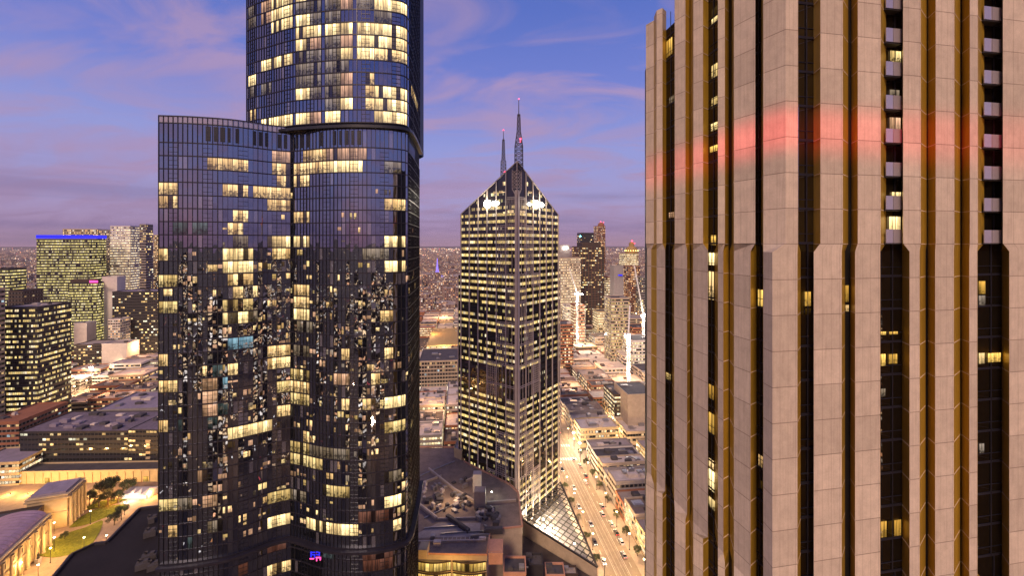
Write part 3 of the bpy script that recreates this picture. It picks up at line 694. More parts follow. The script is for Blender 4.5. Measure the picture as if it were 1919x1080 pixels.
T5 = [  # zoom of the lower part
    (60, 137, 100, 'w'), (285, 330, 85, 'p'), (285, 330, 150, 'p'), (285, 330, 225, 'p'), (400, 440, 22, 'w'), (725, 808, 40, 'o'), (725, 808, 105, 'w'), (725, 808, 170, 'o'), (940, 1000, 110, 'p'),
    (1140, 1170, 108, 'w'), (1095, 1145, 243, 'w'), (1200, 1295, 230, 'B'), (650, 708, 110, 'o'), (650, 708, 240, 'w'), (400, 505, 345, 'B'), (505, 610, 325, 'B'), (60, 95, 325, 'w'), (1200, 1285, 295, 'o'),
    (970, 1000, 240, 'w'), (725, 808, 435, 'o'), (808, 870, 440, 'd'), (890, 1000, 445, 'd'), (725, 870, 500, 'o'), (890, 1000, 640, 'o'), (1200, 1275, 560, 'd'), (725, 800, 700, 'd'),
    (610, 708, 705, 'o'), (610, 708, 775, 'B'), (1200, 1295, 685, 'B'), (55, 145, 735, 'o'), (160, 220, 745, 'd'), (805, 875, 840, 'B'), (888, 1060, 845, 'B'), (310, 360, 800, 'd'), (95, 130, 885, 'w'),
    (190, 215, 945, 'g'), (615, 705, 1032, 'w'), (255, 285, 560, 'p'), (285, 330, 700, 'p'), (360, 395, 270, 'g'), (295, 330, 300, 'g'), (370, 400, 75, 'b'), (335, 365, 75, 'g'), (890, 935, 950, 'g'), (150, 160, 320, 'g'), (780, 805, 370, 'w'), (1240, 1275, 830, 'w'),
    (1085, 1225, 960, 'r'), (1090, 1225, 1030, 'r'), (1065, 1225, 790, 'r'), (615, 680, 960, 'r'), (465, 500, 1030, 'r')]
MT = {'B': 'room_bright', 'w': 'room_warm', 'd': 'room_dim', 'p': 'room_peach', 'P': 'room_peach', 'b': 'room_blue', 'o': 'room_olive', 'g': 'room_teal', 'r': 'room_red'}
litroom('room_teal', (.16, .24, .22), (.2, .26, .26), .35); litroom('room_red', (.5, .16, .08), (.36, .15, .10), .38, .8)
cnt = 0; extra = MB(); EXM = ['room_warm', 'room_dim', 'room_olive', 'room_peach']
for lst, s, ox, oy in ((T3, 3.6, 280, 0), (T4, 2.7, 280, 280), (T5, 2.7, 280, 680)):
    for x0, x1, ym, ty in lst:
        xa, xb, yy = ox+x0/s, ox+x1/s, oy+ym/s
        tall = lst is T3
        low = (not tall) and zat(yy, 104) < zf(KB)
        r = lit(bt if tall else lt, TALLP if tall else LOWP, TALLN if tall else LOWN, xa, xb, yy, MT[ty], .4 if low else 0.)
        if not r: continue
        if not tall:
            cnt += 1
        r[0].build('lit_window', r[1], bt if tall else lt)
# many dim, half-curtained rooms: one part
rnd = random.Random(11)
for _ in range(480):
    k = rnd.randint(-24, 3 if rnd.random() < .3 else -3); i = rnd.randint(0, len(LOWP)-4)
    wd = rnd.choice((1, 1, 1, 2)); mi = rnd.choice((1, 2, 3, 3, 0, 0, 0)); ha = rnd.uniform(0, .5); hb = min(1, ha+rnd.uniform(.15, .6))
    for j in range(i, i+wd):
        p, q = LOWP[j]+LOWN[j]*.02, LOWP[j+1]+LOWN[j+1]*.02; z0, z1 = zf(k)+.16+ha*2.7, zf(k)+.16+hb*2.7
        f = rnd.uniform(.4, 1); q = p.lerp(q, f)
        extra.quad([(p.x, p.y, z0), (q.x, q.y, z0), (q.x, q.y, z1), (p.x, p.y, z1)], mi, [(j+.01, k+ha), (j+f, k+ha), (j+f, k+hb), (j+.01, k+hb)])
tag(extra.build('dim_room', EXM, lt), kind='stuff')
# reflection of a neon sign in the low glazing, built as glowing strokes
b = MB(); c = LOWP[col_at(LOWP, 594)]; nn = LOWN[col_at(LOWP, 594)]; c = c+nn*.0
zc = zat(1041, c.y)
for k, (dx, dzz, w_, h_, mi) in enumerate([(-1.2, .2, .3, 1.4, 0), (-.6, .7, .9, .25, 0), (-.6, .1, .9, .2, 0), (-.3, -.3, .3, .8, 0), (.6, .8, 1.0, .25, 0), (.9, .3, .25, 1.0, 0), (.5, .1, .8, .2, 0), (-1.0, -.9, 1.1, .25, 1), (.6, -.6, 1.2, .25, 1), (.2, -1.1, .25, .8, 1), (1.1, -.9, .22, .8, 1)]):
    b.box((c.x+dx, c.y-.1, zc+dzz), (w_, .12, h_), 0, mi)
b.build('neon_reflection', ['neon_blue', 'neon_pink'], lt)

# ------------------------------------------------------------------ CENTRE TOWER (gable of black glass, twin masts)
ang = R(37.5); U = Vector((-math.cos(ang), math.sin(ang))); V = Vector((math.sin(ang), math.cos(ang)))
N0 = Vector(XY(970, 224.)); WT = 41.0; ZS, ZA, ZSTEP = 167.6, 193.6, 132.0
ct = thing('gabled_office_tower', 'black glass tower with pale stone grid, pointed gable top and yellow lit floors', 'tower', (N0.x, N0.y, 0))
Lc, Rc, Fc = N0+U*WT, N0+V*WT, N0+U*WT+V*WT
b = MB()
N3, L3, R3, F3 = [(p.x, p.y) for p in (N0, Lc, Rc, Fc)]
b.quad([(*L3, 0), (*N3, 0), (*N3, ZA), (*L3, ZS)], 0, [(0, 0), (14, 0), (14, 50), (0, 45)]); b.quad([(*N3, 0), (*R3, 0), (*R3, ZS), (*N3, ZA)], 0, [(20, 0), (34, 0), (34, 45), (20, 50)])
b.quad([(*R3, 0), (*F3, 0), (*F3, ZA), (*R3, ZS)], 0); b.quad([(*F3, 0), (*L3, 0), (*L3, ZS), (*F3, ZA)], 0)
b.quad([(*L3, ZS), (*N3, ZA), (*F3, ZA)], 0); b.quad([(*R3, ZS), (*F3, ZA), (*N3, ZA)], 0)
b.build('wall', 'black_glass', ct)
def wedge(E, D, ln, w2):   # thickened lower storeys at the left and right ends
    p = N0+E*WT; n = Vector((E.y, -E.x)) if E is U else Vector((-E.y, E.x))
    a = p+E*ln; pl = [tuple(p-E*0.05+D*.0), tuple(a), tuple(a+D*w2), tuple(p+D*w2)]
    if E is U: pl = [pl[1], pl[0], pl[3], pl[2]]
    return pl
b = MB(); b.prism(wedge(U, V, 2.2, WT), 0, ZSTEP); b.prism(wedge(V, U, 1.8, WT), 0, ZSTEP); b.build('lower_wing', 'black_glass', ct)
CF = 3.72
nL, nR = Vector((-V.x, -V.y)), Vector((-U.x, -U.y))          # outward of the left-going and right-going faces
def gl(face, u, z, off):
    """point on a face, u metres from the near corner"""
    E, n = (U, nL) if face == 0 else (V, nR)
    p = N0+E*u+n*off; return (p.x, p.y, z)
def umin(z): return 0.
def umax(z, face): 
    if z > ZS: return WT*(ZA-z)/(ZA-ZS)
    return WT+((2.2 if face == 0 else 1.8) if z < ZSTEP else 0)
rnd = random.Random(3)
kf = 0; z = 4.0
while z < 186:
    b = MB()
    za, zb = z+CF*.34, z+CF*.80
    for face in (0, 1):
        um = umax(zb, face)-.4
        if um < 4: continue
        if z > 170: us = [(6.9, um)] if z < 178 else []
        else: us = [(1.0, um)]
        for a, c in us:
            q = [gl(face, c, za, .05), gl(face, a, za, .05), gl(face, a, zb, .05), gl(face, c, zb, .05)]
            uvs = [(c+face*60, kf+.02), (a+face*60, kf+.02), (a+face*60, kf+.98), (c+face*60, kf+.98)]
            if face: q = [q[1], q[0], q[3], q[2]]; uvs = [uvs[1], uvs[0], uvs[3], uvs[2]]
            b.quad(q, 0, uvs)
    mt = 'win_melb'
    yy = HZ+(150-z)*F/235
    if 700 < yy < 745 or z > 168: mt = 'win_melb_dark'
    elif rnd.random() < .08: mt = 'win_melb_dark'
    if mt not in MATS: windows('win_melb_dark', lit=((.86, .68, .24), (.78, .66, .24), (1, .86, .52)), frac=.12, cw=.9, strength=.9, frame=.06, vlo=.08, vhi=.95)
    if b.f: b.build('window_band', mt, ct)
    z += CF; kf += 1
# stone grid
b = MB(); BAY = (WT-.9)/6
for face in (0, 1):
    E, n = (U, nL) if face == 0 else (V, nR); an = math.atan2(E.y, E.x)
    for j in range(0, 7):
        u = .75+j*BAY if j else .75
        zt = ZS if j == 6 else ZA-(ZA-ZS)*u/WT-.2
        if j == 0: zt = 178.5
        p = gl(face, u, 0, .22); w_ = 1.3 if j == 0 else .62
        b.box((p[0], p[1], zt/2), (w_, .42, zt), an)
    p = gl(face, umax(0, face)-.1, 0, .2); b.box((p[0], p[1], ZSTEP/2), (.45, .4, ZSTEP), an)
    # raking edge
    b.bar(gl(face, 0, ZA, .1), gl(face, WT, ZS, .1), .45); 
b.build('stone_mullion', 'stone_frame', ct)
b = MB()
for face in (0, 1):
    E, n = (U, nL) if face == 0 else (V, nR); an = math.atan2(E.y, E.x)
    # stepped blocks of close mullions stepping back from the corner
    blocks = []; zt = 175.0; seq = [1, 1, 2, 2, 3, 1, 1, 2, 2, 3, 3, 1, 1, 2, 2, 3, 3, 1]
    hgt = [7.4, 7.4, 11.2, 14.9, 7.4, 7.4, 11.2, 11.2, 11.2, 11.2, 7.4, 7.4, 11.2, 11.2, 11.2, 11.2, 7.4, 7.4]
    for nb, hh in zip(seq, hgt):
        zb = max(2, zt-hh)
        u0 = .8; u1 = .75+BAY*nb
        for zz in (zt, zt-.9):
            a, c = gl(face, u0, zz, .2), gl(face, u1, zz, .2); b.bar(a, c, .26)
        a0 = .8+BAY*(nb-1)
        for q in range(1, 5):
            for bb in range(nb):
                if (bb+q+nb) % 2 and bb < nb-1: continue
                u = .75+BAY*bb+BAY*q/5; p = gl(face, u, 0, .16); b.box((p[0], p[1], (zt+zb)/2), (.22, .22, zt-zb), an)
        if nb > 1:
            kk = 0; zz = zt
            while zz > zb:
                b.bar(gl(face, .75+BAY*(nb-1), zz, .18), gl(face, u1, zz, .18), .15); zz -= 1.24
        zt = zb
        if zt <= 2.5: break
b.build('fine_grid', 'stone_frame', ct)
b = MB()                                            # lattice shield at the apex, on both faces
for face in (0, 1):
    z1, z0, wd = ZA-3.0, 179.5, 3.2
    zb = z0-4.5
    b.bar(gl(face, wd, z0, .3), gl(face, wd, z1-1.2, .3), .35); b.bar(gl(face, wd, z0, .3), gl(face, .3, zb, .35), .35)
    zz = z0; i = 0
    while zz < z1-2:
        a, c = (wd, .2) if i % 2 else (.2, wd)
        b.bar(gl(face, a, zz, .3), gl(face, c, zz+1.9, .3), .2); b.bar(gl(face, c, zz, .3), gl(face, a, zz+1.9, .3), .2); b.bar(gl(face, .2, zz, .3), gl(face, wd, zz, .3), .16)
        zz += 1.9; i += 1
b.bar(gl(0, 0, 176, .3), gl(0, 0, ZA, .3), .4)
b.build('apex_lattice', 'stone_frame', ct)
for face, u in ((0, 20.5), (1, 17.0)):
    for du, ww, hh, m_ in ((0, 4.6, 4.4, 'flood'), (-5.6 if face == 0 else 5.0, 5.2, 2.4, 'flood')):
        b = MB(); E, n_ = (U, nL) if face == 0 else (V, nR)
        for oo, o2 in ((.15, .45),):
            rim = [[(gl(face, u+du+ww/2*math.cos(a_*math.pi/10), 172.3+hh/2*math.sin(a_*math.pi/10), o_)) for a_ in range(20)] for o_ in (oo, o2)]
            b.quad(rim[1]); b.quad(rim[0][::-1])
            for a_ in range(20): b.quad([rim[0][a_], rim[0][(a_+1) % 20], rim[1][(a_+1) % 20], rim[1][a_]])
        b.build('floodlight', m_, ct)  # oversized discs: the lamps plus their glare on the glass around
    p = gl(face, u-2, 172.3, 3.0); light('flood_glow', p, 9000, (1, .9, .7), 1.0, ct)
for face, u, zz, ww, hh in ((0, 8.6, 182.6, 2.2, 2.0), (1, 8.4, 182.6, 2.0, 2.0), (0, 10, 178.4, 5, 1.1), (1, 11.5, 178.4, 3.6, 1.0), (0, 15, 178.4, 3, 1.0), (0, 5, 167.3, 5, 1.5), (1, 5, 167.3, 4.5, 1.3), (1, 31.5, 166, 3, 1.4), (0, 9, 167, 3, .8)):
    b = MB(); p = gl(face, u, zz, .08); E = U if face == 0 else V; b.box(p, (ww, .12, hh), math.atan2(E.y, E.x)); b.build('lit_window', 'room_bright' if zz > 180 else 'room_warm', ct)
def lattice_mast(name, label, x, y, zb, secs, spire, redz, group):
    t = thing(name, label, 'radio mast', (x, y, zb), group)
    b = MB(); z = zb-2
    for w0, w1, h in secs:
        n = max(2, int(h/2.2)); 
        for k in range(n):
            za, zc = z+h*k/n, z+h*(k+1)/n; wa = w0+(w1-w0)*k/n; wc = w0+(w1-w0)*(k+1)/n
            ca = [(x+i*wa/2, y+j*wa/2, za) for i, j in ((-1, -1), (1, -1), (1, 1), (-1, 1))]; cc = [(x+i*wc/2, y+j*wc/2, zc) for i, j in ((-1, -1), (1, -1), (1, 1), (-1, 1))]
            for q in range(4):
                b.bar(ca[q], cc[q], .36); b.bar(ca[q], cc[(q+1) % 4], .22); b.bar(ca[(q+1) % 4], cc[q], .22); b.bar(cc[q], cc[(q+1) % 4], .24)
        z += h
    b.build('lattice', 'mast_steel', t)
    b = MB(); b.bar((x, y, z-1), (x, y, z+spire), .5, w2=.3); spi_ = b.build('spire', 'mast_steel', t)
    for dz_ in (3, 7, 10, 13):
        b = MB(); a = dz_*1.3; b.box((x+1.5*math.cos(a), y+1.5*math.sin(a), zb+dz_), (.5, .4, 1.4)); b.bar((x, y, zb+dz_), (x+1.5*math.cos(a), y+1.5*math.sin(a), zb+dz_), .12); b.build('antenna', 'steel', t)
    for rz, r in redz+[(z+spire+.2, .38)]:
        b = MB(); b.octa((x+(.9 if rz < z else 0), y-.6, rz), r); b.build('red_beacon', 'lamp_red', spi_)
    return t
lattice_mast('radio_mast', 'taller lattice mast with red beacons on the point of the gabled tower', N0.x+.8, N0.y+3.0, 190, [(4.4, 4.2, 14), (4.0, 2.2, 7), (2.0, 1.3, 10)], 8, [(206, .7), (204.5, .45)], 'masts on the gabled tower')
q = N0+(U+V)*WT*.93
lattice_mast('radio_mast', 'shorter lattice mast with red beacons behind the gable ridge', XY(944, q.y)[0], q.y, 190, [(3.6, 3.2, 16), (2.2, 1.2, 14)], 6, [(197, .6)], 'masts on the gabled tower')

# atrium: glazed triangle between the tower and the avenue
at = thing('glass_atrium', 'triangular glazed atrium roof with dark grid, glowing beside the centre tower', 'glass roof', (20, 220, 0))
A3, B3, C3 = Vector((5.5, 219.5, 6)), Vector((28.5, 252.5, 6)), Vector((38.0, 190.0, 6.0)); A3.z = 8; B3.z = 9
b = MB()
def tri(u, v): return A3+(B3-A3)*u+(C3-A3)*v
NN = 14
for i in range(NN):
    for j in range(NN-i):
        p, q, r = tri(i/NN, j/NN), tri((i+1)/NN, j/NN), tri(i/NN, (j+1)/NN)
        b.quad([p, q, r], 0, [(i+.1, j+.1), (i+.9, j+.1), (i+.5, j+.9)])
        if j < NN-i-1: b.quad([q, tri((i+1)/NN, (j+1)/NN), r], 0, [(i+.1, j+.1), (i+.9, j+.1), (i+.5, j+.9)])
m, t_ = newmat('atrium_glass')
gb = t_.new('ShaderNodeBsdfGlossy', inp={0: (.8, .8, .85, 1), 'Roughness': .05}); tr = t_.new('ShaderNodeBsdfTransparent', inp={0: (.85, .83, .78, 1)})
mx = t_.new('ShaderNodeMixShader', inp={0: .15, 1: tr.outputs[0], 2: gb.outputs[0]}); t_.l.new(mx.outputs[0], t_.out.inputs[0])
b.build('roof_glazing', 'atrium_glass', at)
b = MB(); up = Vector((0, 0, .12))
for i in range(NN+1):
    b.bar(tri(i/NN, 0)+up, tri(i/NN, 1-i/NN)+up, .32); b.bar(tri(0, i/NN)+up, tri(1-i/NN, i/NN)+up, .32)
b.bar(B3+up, C3+up, .7); b.bar(A3+up, C3+up, .7); b.build('roof_grid', 'dark_wall', at)
b = MB(); b.prism([(A3.x, A3.y), (C3.x, C3.y), (B3.x, B3.y)], .15, .5); b.build('floor', 'wall_grey', at)
b = MB()
for a, c in ((A3, C3), (C3, B3)):
    b.quad([(a.x, a.y, .2), (c.x, c.y, .2), (c.x, c.y, c.z), (a.x, a.y, a.z)], 0, [(0, 5), (30, 5), (30, 7), (0, 7)])
b.build('side_wall', 'wall_beige', at)
b = MB(); b.octa((16.5, 222, 7.0), .75); b.octa((21, 216, 6.2), .4); b.octa((30, 205, 6), .4); b.octa((25, 235, 7), .35); b.build('lamp', 'flood', at)
light('atrium_glow', (16.5, 221, 5.5), 60000, (1, .86, .62), .5, at); light('atrium_glow', (27, 212, 4.5), 4500, (1, .82, .55), .5, at); light('atrium_glow', (25, 236, 5.5), 4500, (1, .82, .55), .5, at)

# ------------------------------------------------------------------ FAR TOWERS, left group
def bld(*a, **k): return building(*a, **k)
bld('office_block', 'black glass office block with pale grey roof box at the left edge, two lit faces', 'office building', rect_corner(71, 330, 25.5, 28.5), zat(577, 330), 'dark_wall', 'roof_grey', 'win_office', fh=4.0, seed=1, units=2)
bld('office_block', 'narrow pale concrete block cut off by the left edge of the picture', 'office building', rect_front(-150, -40, 300, 18), zat(548, 300), 'wall_beige', 'roof_grey', 'win_dark', fh=3.6, seed=2, units=0)
t = bld('office_tower', 'wide office tower full of yellow lit floors under a blue lit crown', 'office tower', rect_front(69, 168, 640, 31), zat(449, 640), 'dark_wall', 'roof_dark', 'win_green', fh=4.1, seed=3, units=0)
b = MB(); b.prism(grow(rect_front(69, 168, 640, 31), .4), zat(448, 640)+1.0, zat(440.5, 640), 0); b.build('neon_crown', 'neon_blue', t)
bld('office_tower', 'tower with orange lit crown just showing behind the blue crowned tower', 'office tower', rect_front(118, 183, 760, 40), zat(430, 760), 'wall_sand', 'roof_brown', 'win_warm', fh=4, seed=4, units=1)
t = bld('office_tower', 'pale stone office tower with brightly lit floors and flat top', 'office tower', rect_front(207, 245, 700, 24), zat(424, 700), 'wall_white', 'roof_grey', 'win_bright', fh=4.2, wf=(.4, .8), seed=5, units=1, piers=13., pierm='wall_white')
bld('office_tower', 'darker slab tower adjoining the pale stone office tower', 'office tower', rect_front(262, 274, 690, 16), zat(421, 690), 'wall_grey', 'roof_grey', 'win_sparse', fh=4.2, seed=6, units=0)
bld('office_tower', 'slim far tower squeezed between the slab tower and the curved glass tower', 'office tower', rect_front(288, 312, 900, 30), zat(441, 900), 'wall_sand', 'roof_grey', 'win_warm', fh=4.2, seed=66, units=0)
bld('office_tower', 'purple grey tower shoulder behind the blue crowned tower', 'office tower', rect_front(186, 206, 720, 30), zat(432, 720), 'wall_grey', 'roof_purple', 'win_warm', fh=4.2, seed=7, units=0)
t = bld('office_block', 'green glass office block with every floor lit and a red sign on its dark cap', 'office building', rect_front(128, 182, 570, 14), zat(531, 570), 'dark_wall', 'roof_dark', 'win_green', fh=3.7, wf=(.2, .8), seed=8, units=0)
pr = rect_front(132, 178, 572, 10)
b = MB(); b.prism(pr, zat(531, 570)+.9, zat(524, 570)); b.build('roof_cap', 'brown_dark', t)
b = MB(); x, y = XY(176, 569); b.box((x, y, zat(528, 569)), (11, .5, 3)); b.build('red_sign', 'neon_pink', t)
bld('office_block', 'blank pale grey wall slab beside the green lit office block', 'office building', rect_front(192, 220, 585, 15), zat(520, 585), 'wall_white', 'roof_grey', 'win_dark', bands=False, seed=9, units=0)
bld('office_block', 'stepped dark office block with a white lit top storey', 'office building', rect_front(211, 300, 548, 30), zat(548, 548), 'dark_wall', 'roof_purple', 'win_sparse', fh=3.6, seed=10, units=2)
bld('apartment_block', 'small white block with a checker of dark windows', 'apartment block', rect_front(203, 226, 530, 16), zat(600, 530), 'wall_white', 'roof_pale', 'win_warm', fh=3.2, seed=11, units=1, piers=2.6, pierm='wall_white')
bld('apartment_block', 'plain white rendered building left of the checkered block', 'apartment block', rect_front(139, 163, 530, 14), zat(607, 530), 'wall_white', 'roof_pale', 'win_dark', bands=False, fh=3.6, seed=12, units=1)
bld('car_park', 'low wide building with pale blank side wall beyond the black office block', 'car park', rect_front(139, 190, 500, 26), zat(648, 500), 'dark_wall', 'roof_grey', 'win_sparse', seed=13, units=1)
bld('car_park', 'low pale walled annex lit white behind the bright street', 'car park', rect_front(191, 238, 503, 20), zat(646, 503), 'wall_white', 'roof_grey', 'win_dark', bands=False, seed=14, units=1)
bld('office_block', 'olive lit low office peeping past the left edge', 'office building', rect_front(-30, 16, 470, 20), zat(505, 470), 'dark_wall', 'roof_dark', 'win_green', seed=15, units=0)
bld('office_block', 'unlit dark block behind the narrow pale block', 'office building', rect_front(16, 43, 400, 20), zat(547, 400), 'brown_dark', 'roof_dark', 'win_dark', seed=16, units=0)
# beyond, dense
# long dark building
pl = rect_front(38, 240, 280, 34, 1.0)
bld('apartment_block', 'long low dark building with scattered orange windows and a purplish gravel roof', 'apartment block', pl, 26.5, 'dark_wall', 'roof_mauve', 'win_sparse', fh=3.3, seed=17, units=40, parapet=.5, unitm='roof_purple')
bld('apartment_block', 'rounded banded wing at the right end of the long dark building', 'apartment block', rect_front(241, 330, 281, 30, -2), 27.6, 'dark_wall', 'roof_mauve', 'win_sparse', fh=3.0, wf=(.45, .95), seed=18, units=8, parapet=.4)
bld('warehouse', 'big plain shed with lilac grey flat roof behind the long dark building', 'warehouse', rect_front(182, 330, 322, 40), 24, 'wall_grey', 'roof_purple', 'win_dark', bands=False, seed=19, units=14)
bld('brick_house', 'orange brick block with bright roof lights at the left edge', 'brick building', rect_front(-30, 36, 285, 36), 30, 'wall_brick', 'wall_brick', 'win_dark', seed=20, units=2)
bld('hall', 'low hall with blue grey roof and yellow lit eaves at the left edge', 'hall', rect_front(-60, 36, 262, 22), 14, 'wall_sand', 'roof_purple', 'win_bright', seed=21, units=0)
bld('podium', 'floodlit yellow podium wall running under the long dark building', 'podium', rect_front(-20, 330, 266, 11, 2), 7, 'wall_sand', 'roof_dark', 'win_bright', bands=False, seed=22, units=0)
pod = [o for o in sc.objects if o.name.startswith('podium')][0]
for k in range(22):
    p_ = bilin(rect_front(-20, 330, 266, 11, 2), .02+k*.044, 0); b = MB(); b.box((p_.x, p_.y-.15, 3.3), (.7, .4, 6.6)); b.build('pilaster', 'wall_sand', pod)
    if k % 4 == 2: b = MB(); b.box((p_.x+3.2, p_.y-.08, 1.9), (3.4, .2, 3.2)); b.build('lit_entrance', 'room_amber', pod)
for k in range(9):
    x, y = XY(20+k*33, 256-.5*k); lo = thing('wall_light', ['yellow floodlight on the forecourt, first from the left edge', 'yellow floodlight on the forecourt, second from the left edge', 'yellow floodlight on the forecourt, third from the left edge', 'yellow floodlight below the dark building, fourth from the left', 'yellow floodlight below the dark building, fifth from the left', 'yellow floodlight behind the dark trees, sixth from the left', 'yellow floodlight behind the dark trees, seventh from the left', 'yellow floodlight near the kiosk, eighth from the left', 'yellow floodlight nearest the curved glass tower'][k], 'floodlight', (x, y, 0), 'floodlights along the podium wall')
    b = MB(); b.box((x, y, .5), (.5, .3, .6)); b.build('housing', 'black_metal', lo); b = MB(); b.box((x, y+.2, .6), (.4, .12, .4)); b.build('lens', 'lamp_amber', lo)
    light('wall_glow', (x, y-1, 3.5), 9000, (1, .56, .16), .4, lo)

# library: wing with copper vault, pavilion with columns
LO = Vector(P(122, 992)); lt_ = Vector((-.37, .93)).normalized(); ln_ = Vector((.93, .37)).normalized()
def lp(s, o): p = LO+lt_*s+ln_*o; return (p.x, p.y)
def classical(name, label, s0, s1, dep, h, roofm, ncol, vault):
    t = thing(name, label, 'library', (*lp((s0+s1)/2, -dep/2), 0), 'wings of the old library')
    pl = [lp(s0, 0), lp(s1, 0), lp(s1, -dep), lp(s0, -dep)]
    b = MB(); b.prism(pl, 0, h, 0); b.build('wall', 'wall_sand', t)
    b = MB(); 
    for zz, e in ((h*.48, .5), (h-1.4, .9), (h, .6)):
        b.prism(grow(pl, e), zz, zz+.5, 0, bottom=True)
    b.build('cornice', 'wall_sand', t)
    for k in range(ncol):
        s = s0+1.2+(s1-s0-2.4)*k/(ncol-1); c = lp(s, 1.0)
        b = MB(); b.lathe((*c, 0), [(.9, 0), (.9, .6), (.65, .7), (.55, h-2.4), (.8, h-1.9), (.8, h-1.4)]); b.build('column', 'wall_sand', t)
        if k < ncol-1:
            c = lp(s+(s1-s0-2.4)/(ncol-1)/2, .06); an = math.atan2(lt_.y, lt_.x)
            b = MB(); b.box((*c, h*.27), (1.6, .1, h*.28), an); b.build('window', 'room_amber', t)
            b = MB(); b.box((*c, h*.72), (1.5, .1, h*.22), an); b.build('window', 'room_dim', t)
    if vault:
        b = MB(); n = 12
        for i in range(n):
            a0, a1 = math.pi*i/n, math.pi*(i+1)/n; m_ = 24
            for j in range(m_):
                sa, sb = s0+(s1-s0)*j/m_, s0+(s1-s0)*(j+.93)/m_
                f = lambda a, s: (*lp(s, -dep/2+dep/2*.92*math.cos(a)), h+.5+3.6*math.sin(a))
                b.quad([f(a0, sa), f(a0, sb), f(a1, sb), f(a1, sa)])
        b.quad([(*lp(s1, -dep/2+dep/2*.92*math.cos(math.pi*i/n)), h+.5+3.6*math.sin(math.pi*i/n)) for i in range(n+1)])
        b.build('vaulted_roof', roofm, t)
    else:
        b = MB(); b.prism(grow(pl, -1), h+.51, h+1.6, 0); b.build('roof', roofm, t)
    return t
classical('library_wing', 'old stone library wing with long copper pink vaulted roof and lit columns', -74, -13, 21, 15, 'copper_roof', 12, True)
classical('library_wing', 'old stone library pavilion with flat lilac roof and colonnade facing the lawn', 2, 18, 16, 17, 'roof_purple', 5, False)
bld('library_link', 'dark recessed link roof between the two library wings', 'library', [lp(-12, -9), lp(1.5, -9), lp(1.5, -34), lp(-12, -34)], 13, 'brown_dark', 'roof_dark', 'win_dark', bands=False, seed=23, units=0)
bld('library_hall', 'broad dark roofed hall behind the library wings', 'library', [lp(-74, -22), lp(1, -36), lp(1, -60), lp(-74, -52)], 12, 'wall_grey', 'roof_dark', 'win_dark', bands=False, seed=24, units=3)
# forecourt and lawn
b = MB(); b.quad([(*P(-80, 1120), .02), (*P(330, 1120), .02), (*P(330, 905), .02), (*P(-80, 905), .02)]); surf('warm_paving', (.26, .185, .13), .85, var=.3, scale=.3); tag(b.build('forecourt', 'warm_paving'), kind='structure')
def lawn(name, pts, z=.03):
    ps = catmull([Vector(P(a, c)) for a, c in pts]+[Vector(P(*pts[0]))], 5)[:-1]
    b = MB(); b.prism([tuple(p) for p in ps][::-1], z, z+.22, 0); tag(b.build(name, 'grass'), kind='structure')
    rnd = random.Random(2); b = MB(); xs = [p.x for p in ps]; ys = [p.y for p in ps]
    def inside(x, y):
        r = False; n = len(ps)
        for i in range(n):
            a, c = ps[i], ps[i-1]
            if (a.y > y) != (c.y > y) and x < (c.x-a.x)*(y-a.y)/(c.y-a.y)+a.x: r = not r
        return r
    n = 0
    while n < 3500:
        x, y = rnd.uniform(min(xs), max(xs)), rnd.uniform(min(ys), max(ys))
        if not inside(x, y): n += .3; continue
        n += 1; a = rnd.uniform(0, 6.28); h = rnd.uniform(.08, .25); w_ = .12
        b.quad([(x-w_*math.cos(a), y-w_*math.sin(a), z+.2), (x+w_*math.cos(a), y+w_*math.sin(a), z+.2), (x+.05, y, z+.22+h)])
    tag(b.build('grass_tufts', 'grass', None), 'short green grass tufts on the library lawn', 'grass', kind='stuff')
lawn('lawn', [(62, 1040), (85, 1024), (118, 1004), (160, 990), (192, 977), (186, 1000), (168, 1025), (140, 1038), (100, 1046)])
lawn('lawn', [(130, 990), (150, 972), (180, 956), (214, 948), (240, 950), (205, 968), (160, 985)])
lawn('lawn', [(150, 958), (185, 942), (240, 934), (215, 946), (175, 955)])
b = MB()                                          # low garden wall along the lawn
for a, c in (((3, 1078), (60, 1034)), ((60, 1034), (103, 1006))):
    p, q = P(*a), P(*c); b.bar((*p, .45), (*q, .45), .9)
tag(b.build('garden_wall', 'roof_grey'), 'low bluestone garden wall edging the library lawn', 'wall')
def lamp_proto():
    t = thing('street_lamp', 'x', 'street lamp', (0, 0, 0))
    b = MB(); b.lathe((0, 0, 0), [(.28, 0), (.28, .3), (.12, .5), (.08, 6.8)], 8); pole_ = b.build('pole', 'black_metal', t)
    b = MB(); b.lathe((0, 0, 7.0), [(.0, -.3), (.28, -.2), (.4, .05), (.28, .28), (0, .3)], 8); b.build('lamp_head', 'lamp_warm', pole_)
    b = MB(); b.lathe((0, 0, 7.3), [(.3, 0), (.2, .12), (0, .2)], 8); b.build('lamp_cap', 'black_metal', pole_)
    return t
LP = lamp_proto(); first = [True]
def lamp(loc, label, group, power=1500, colr=(1, .62, .28), scale=1., head=1.):
    if first[0]: t = LP; t.location = loc; t['label'] = label; t.scale = (scale,)*3; first[0] = False
    else: t = copy_tree(LP, loc, random.uniform(0, 3), label, scale)
    t['group'] = group
    l = light('lamp_glow', (0, 0, 7.0), power, colr, .35); l.parent = t; l.location = (0, 0, 6.4); return t
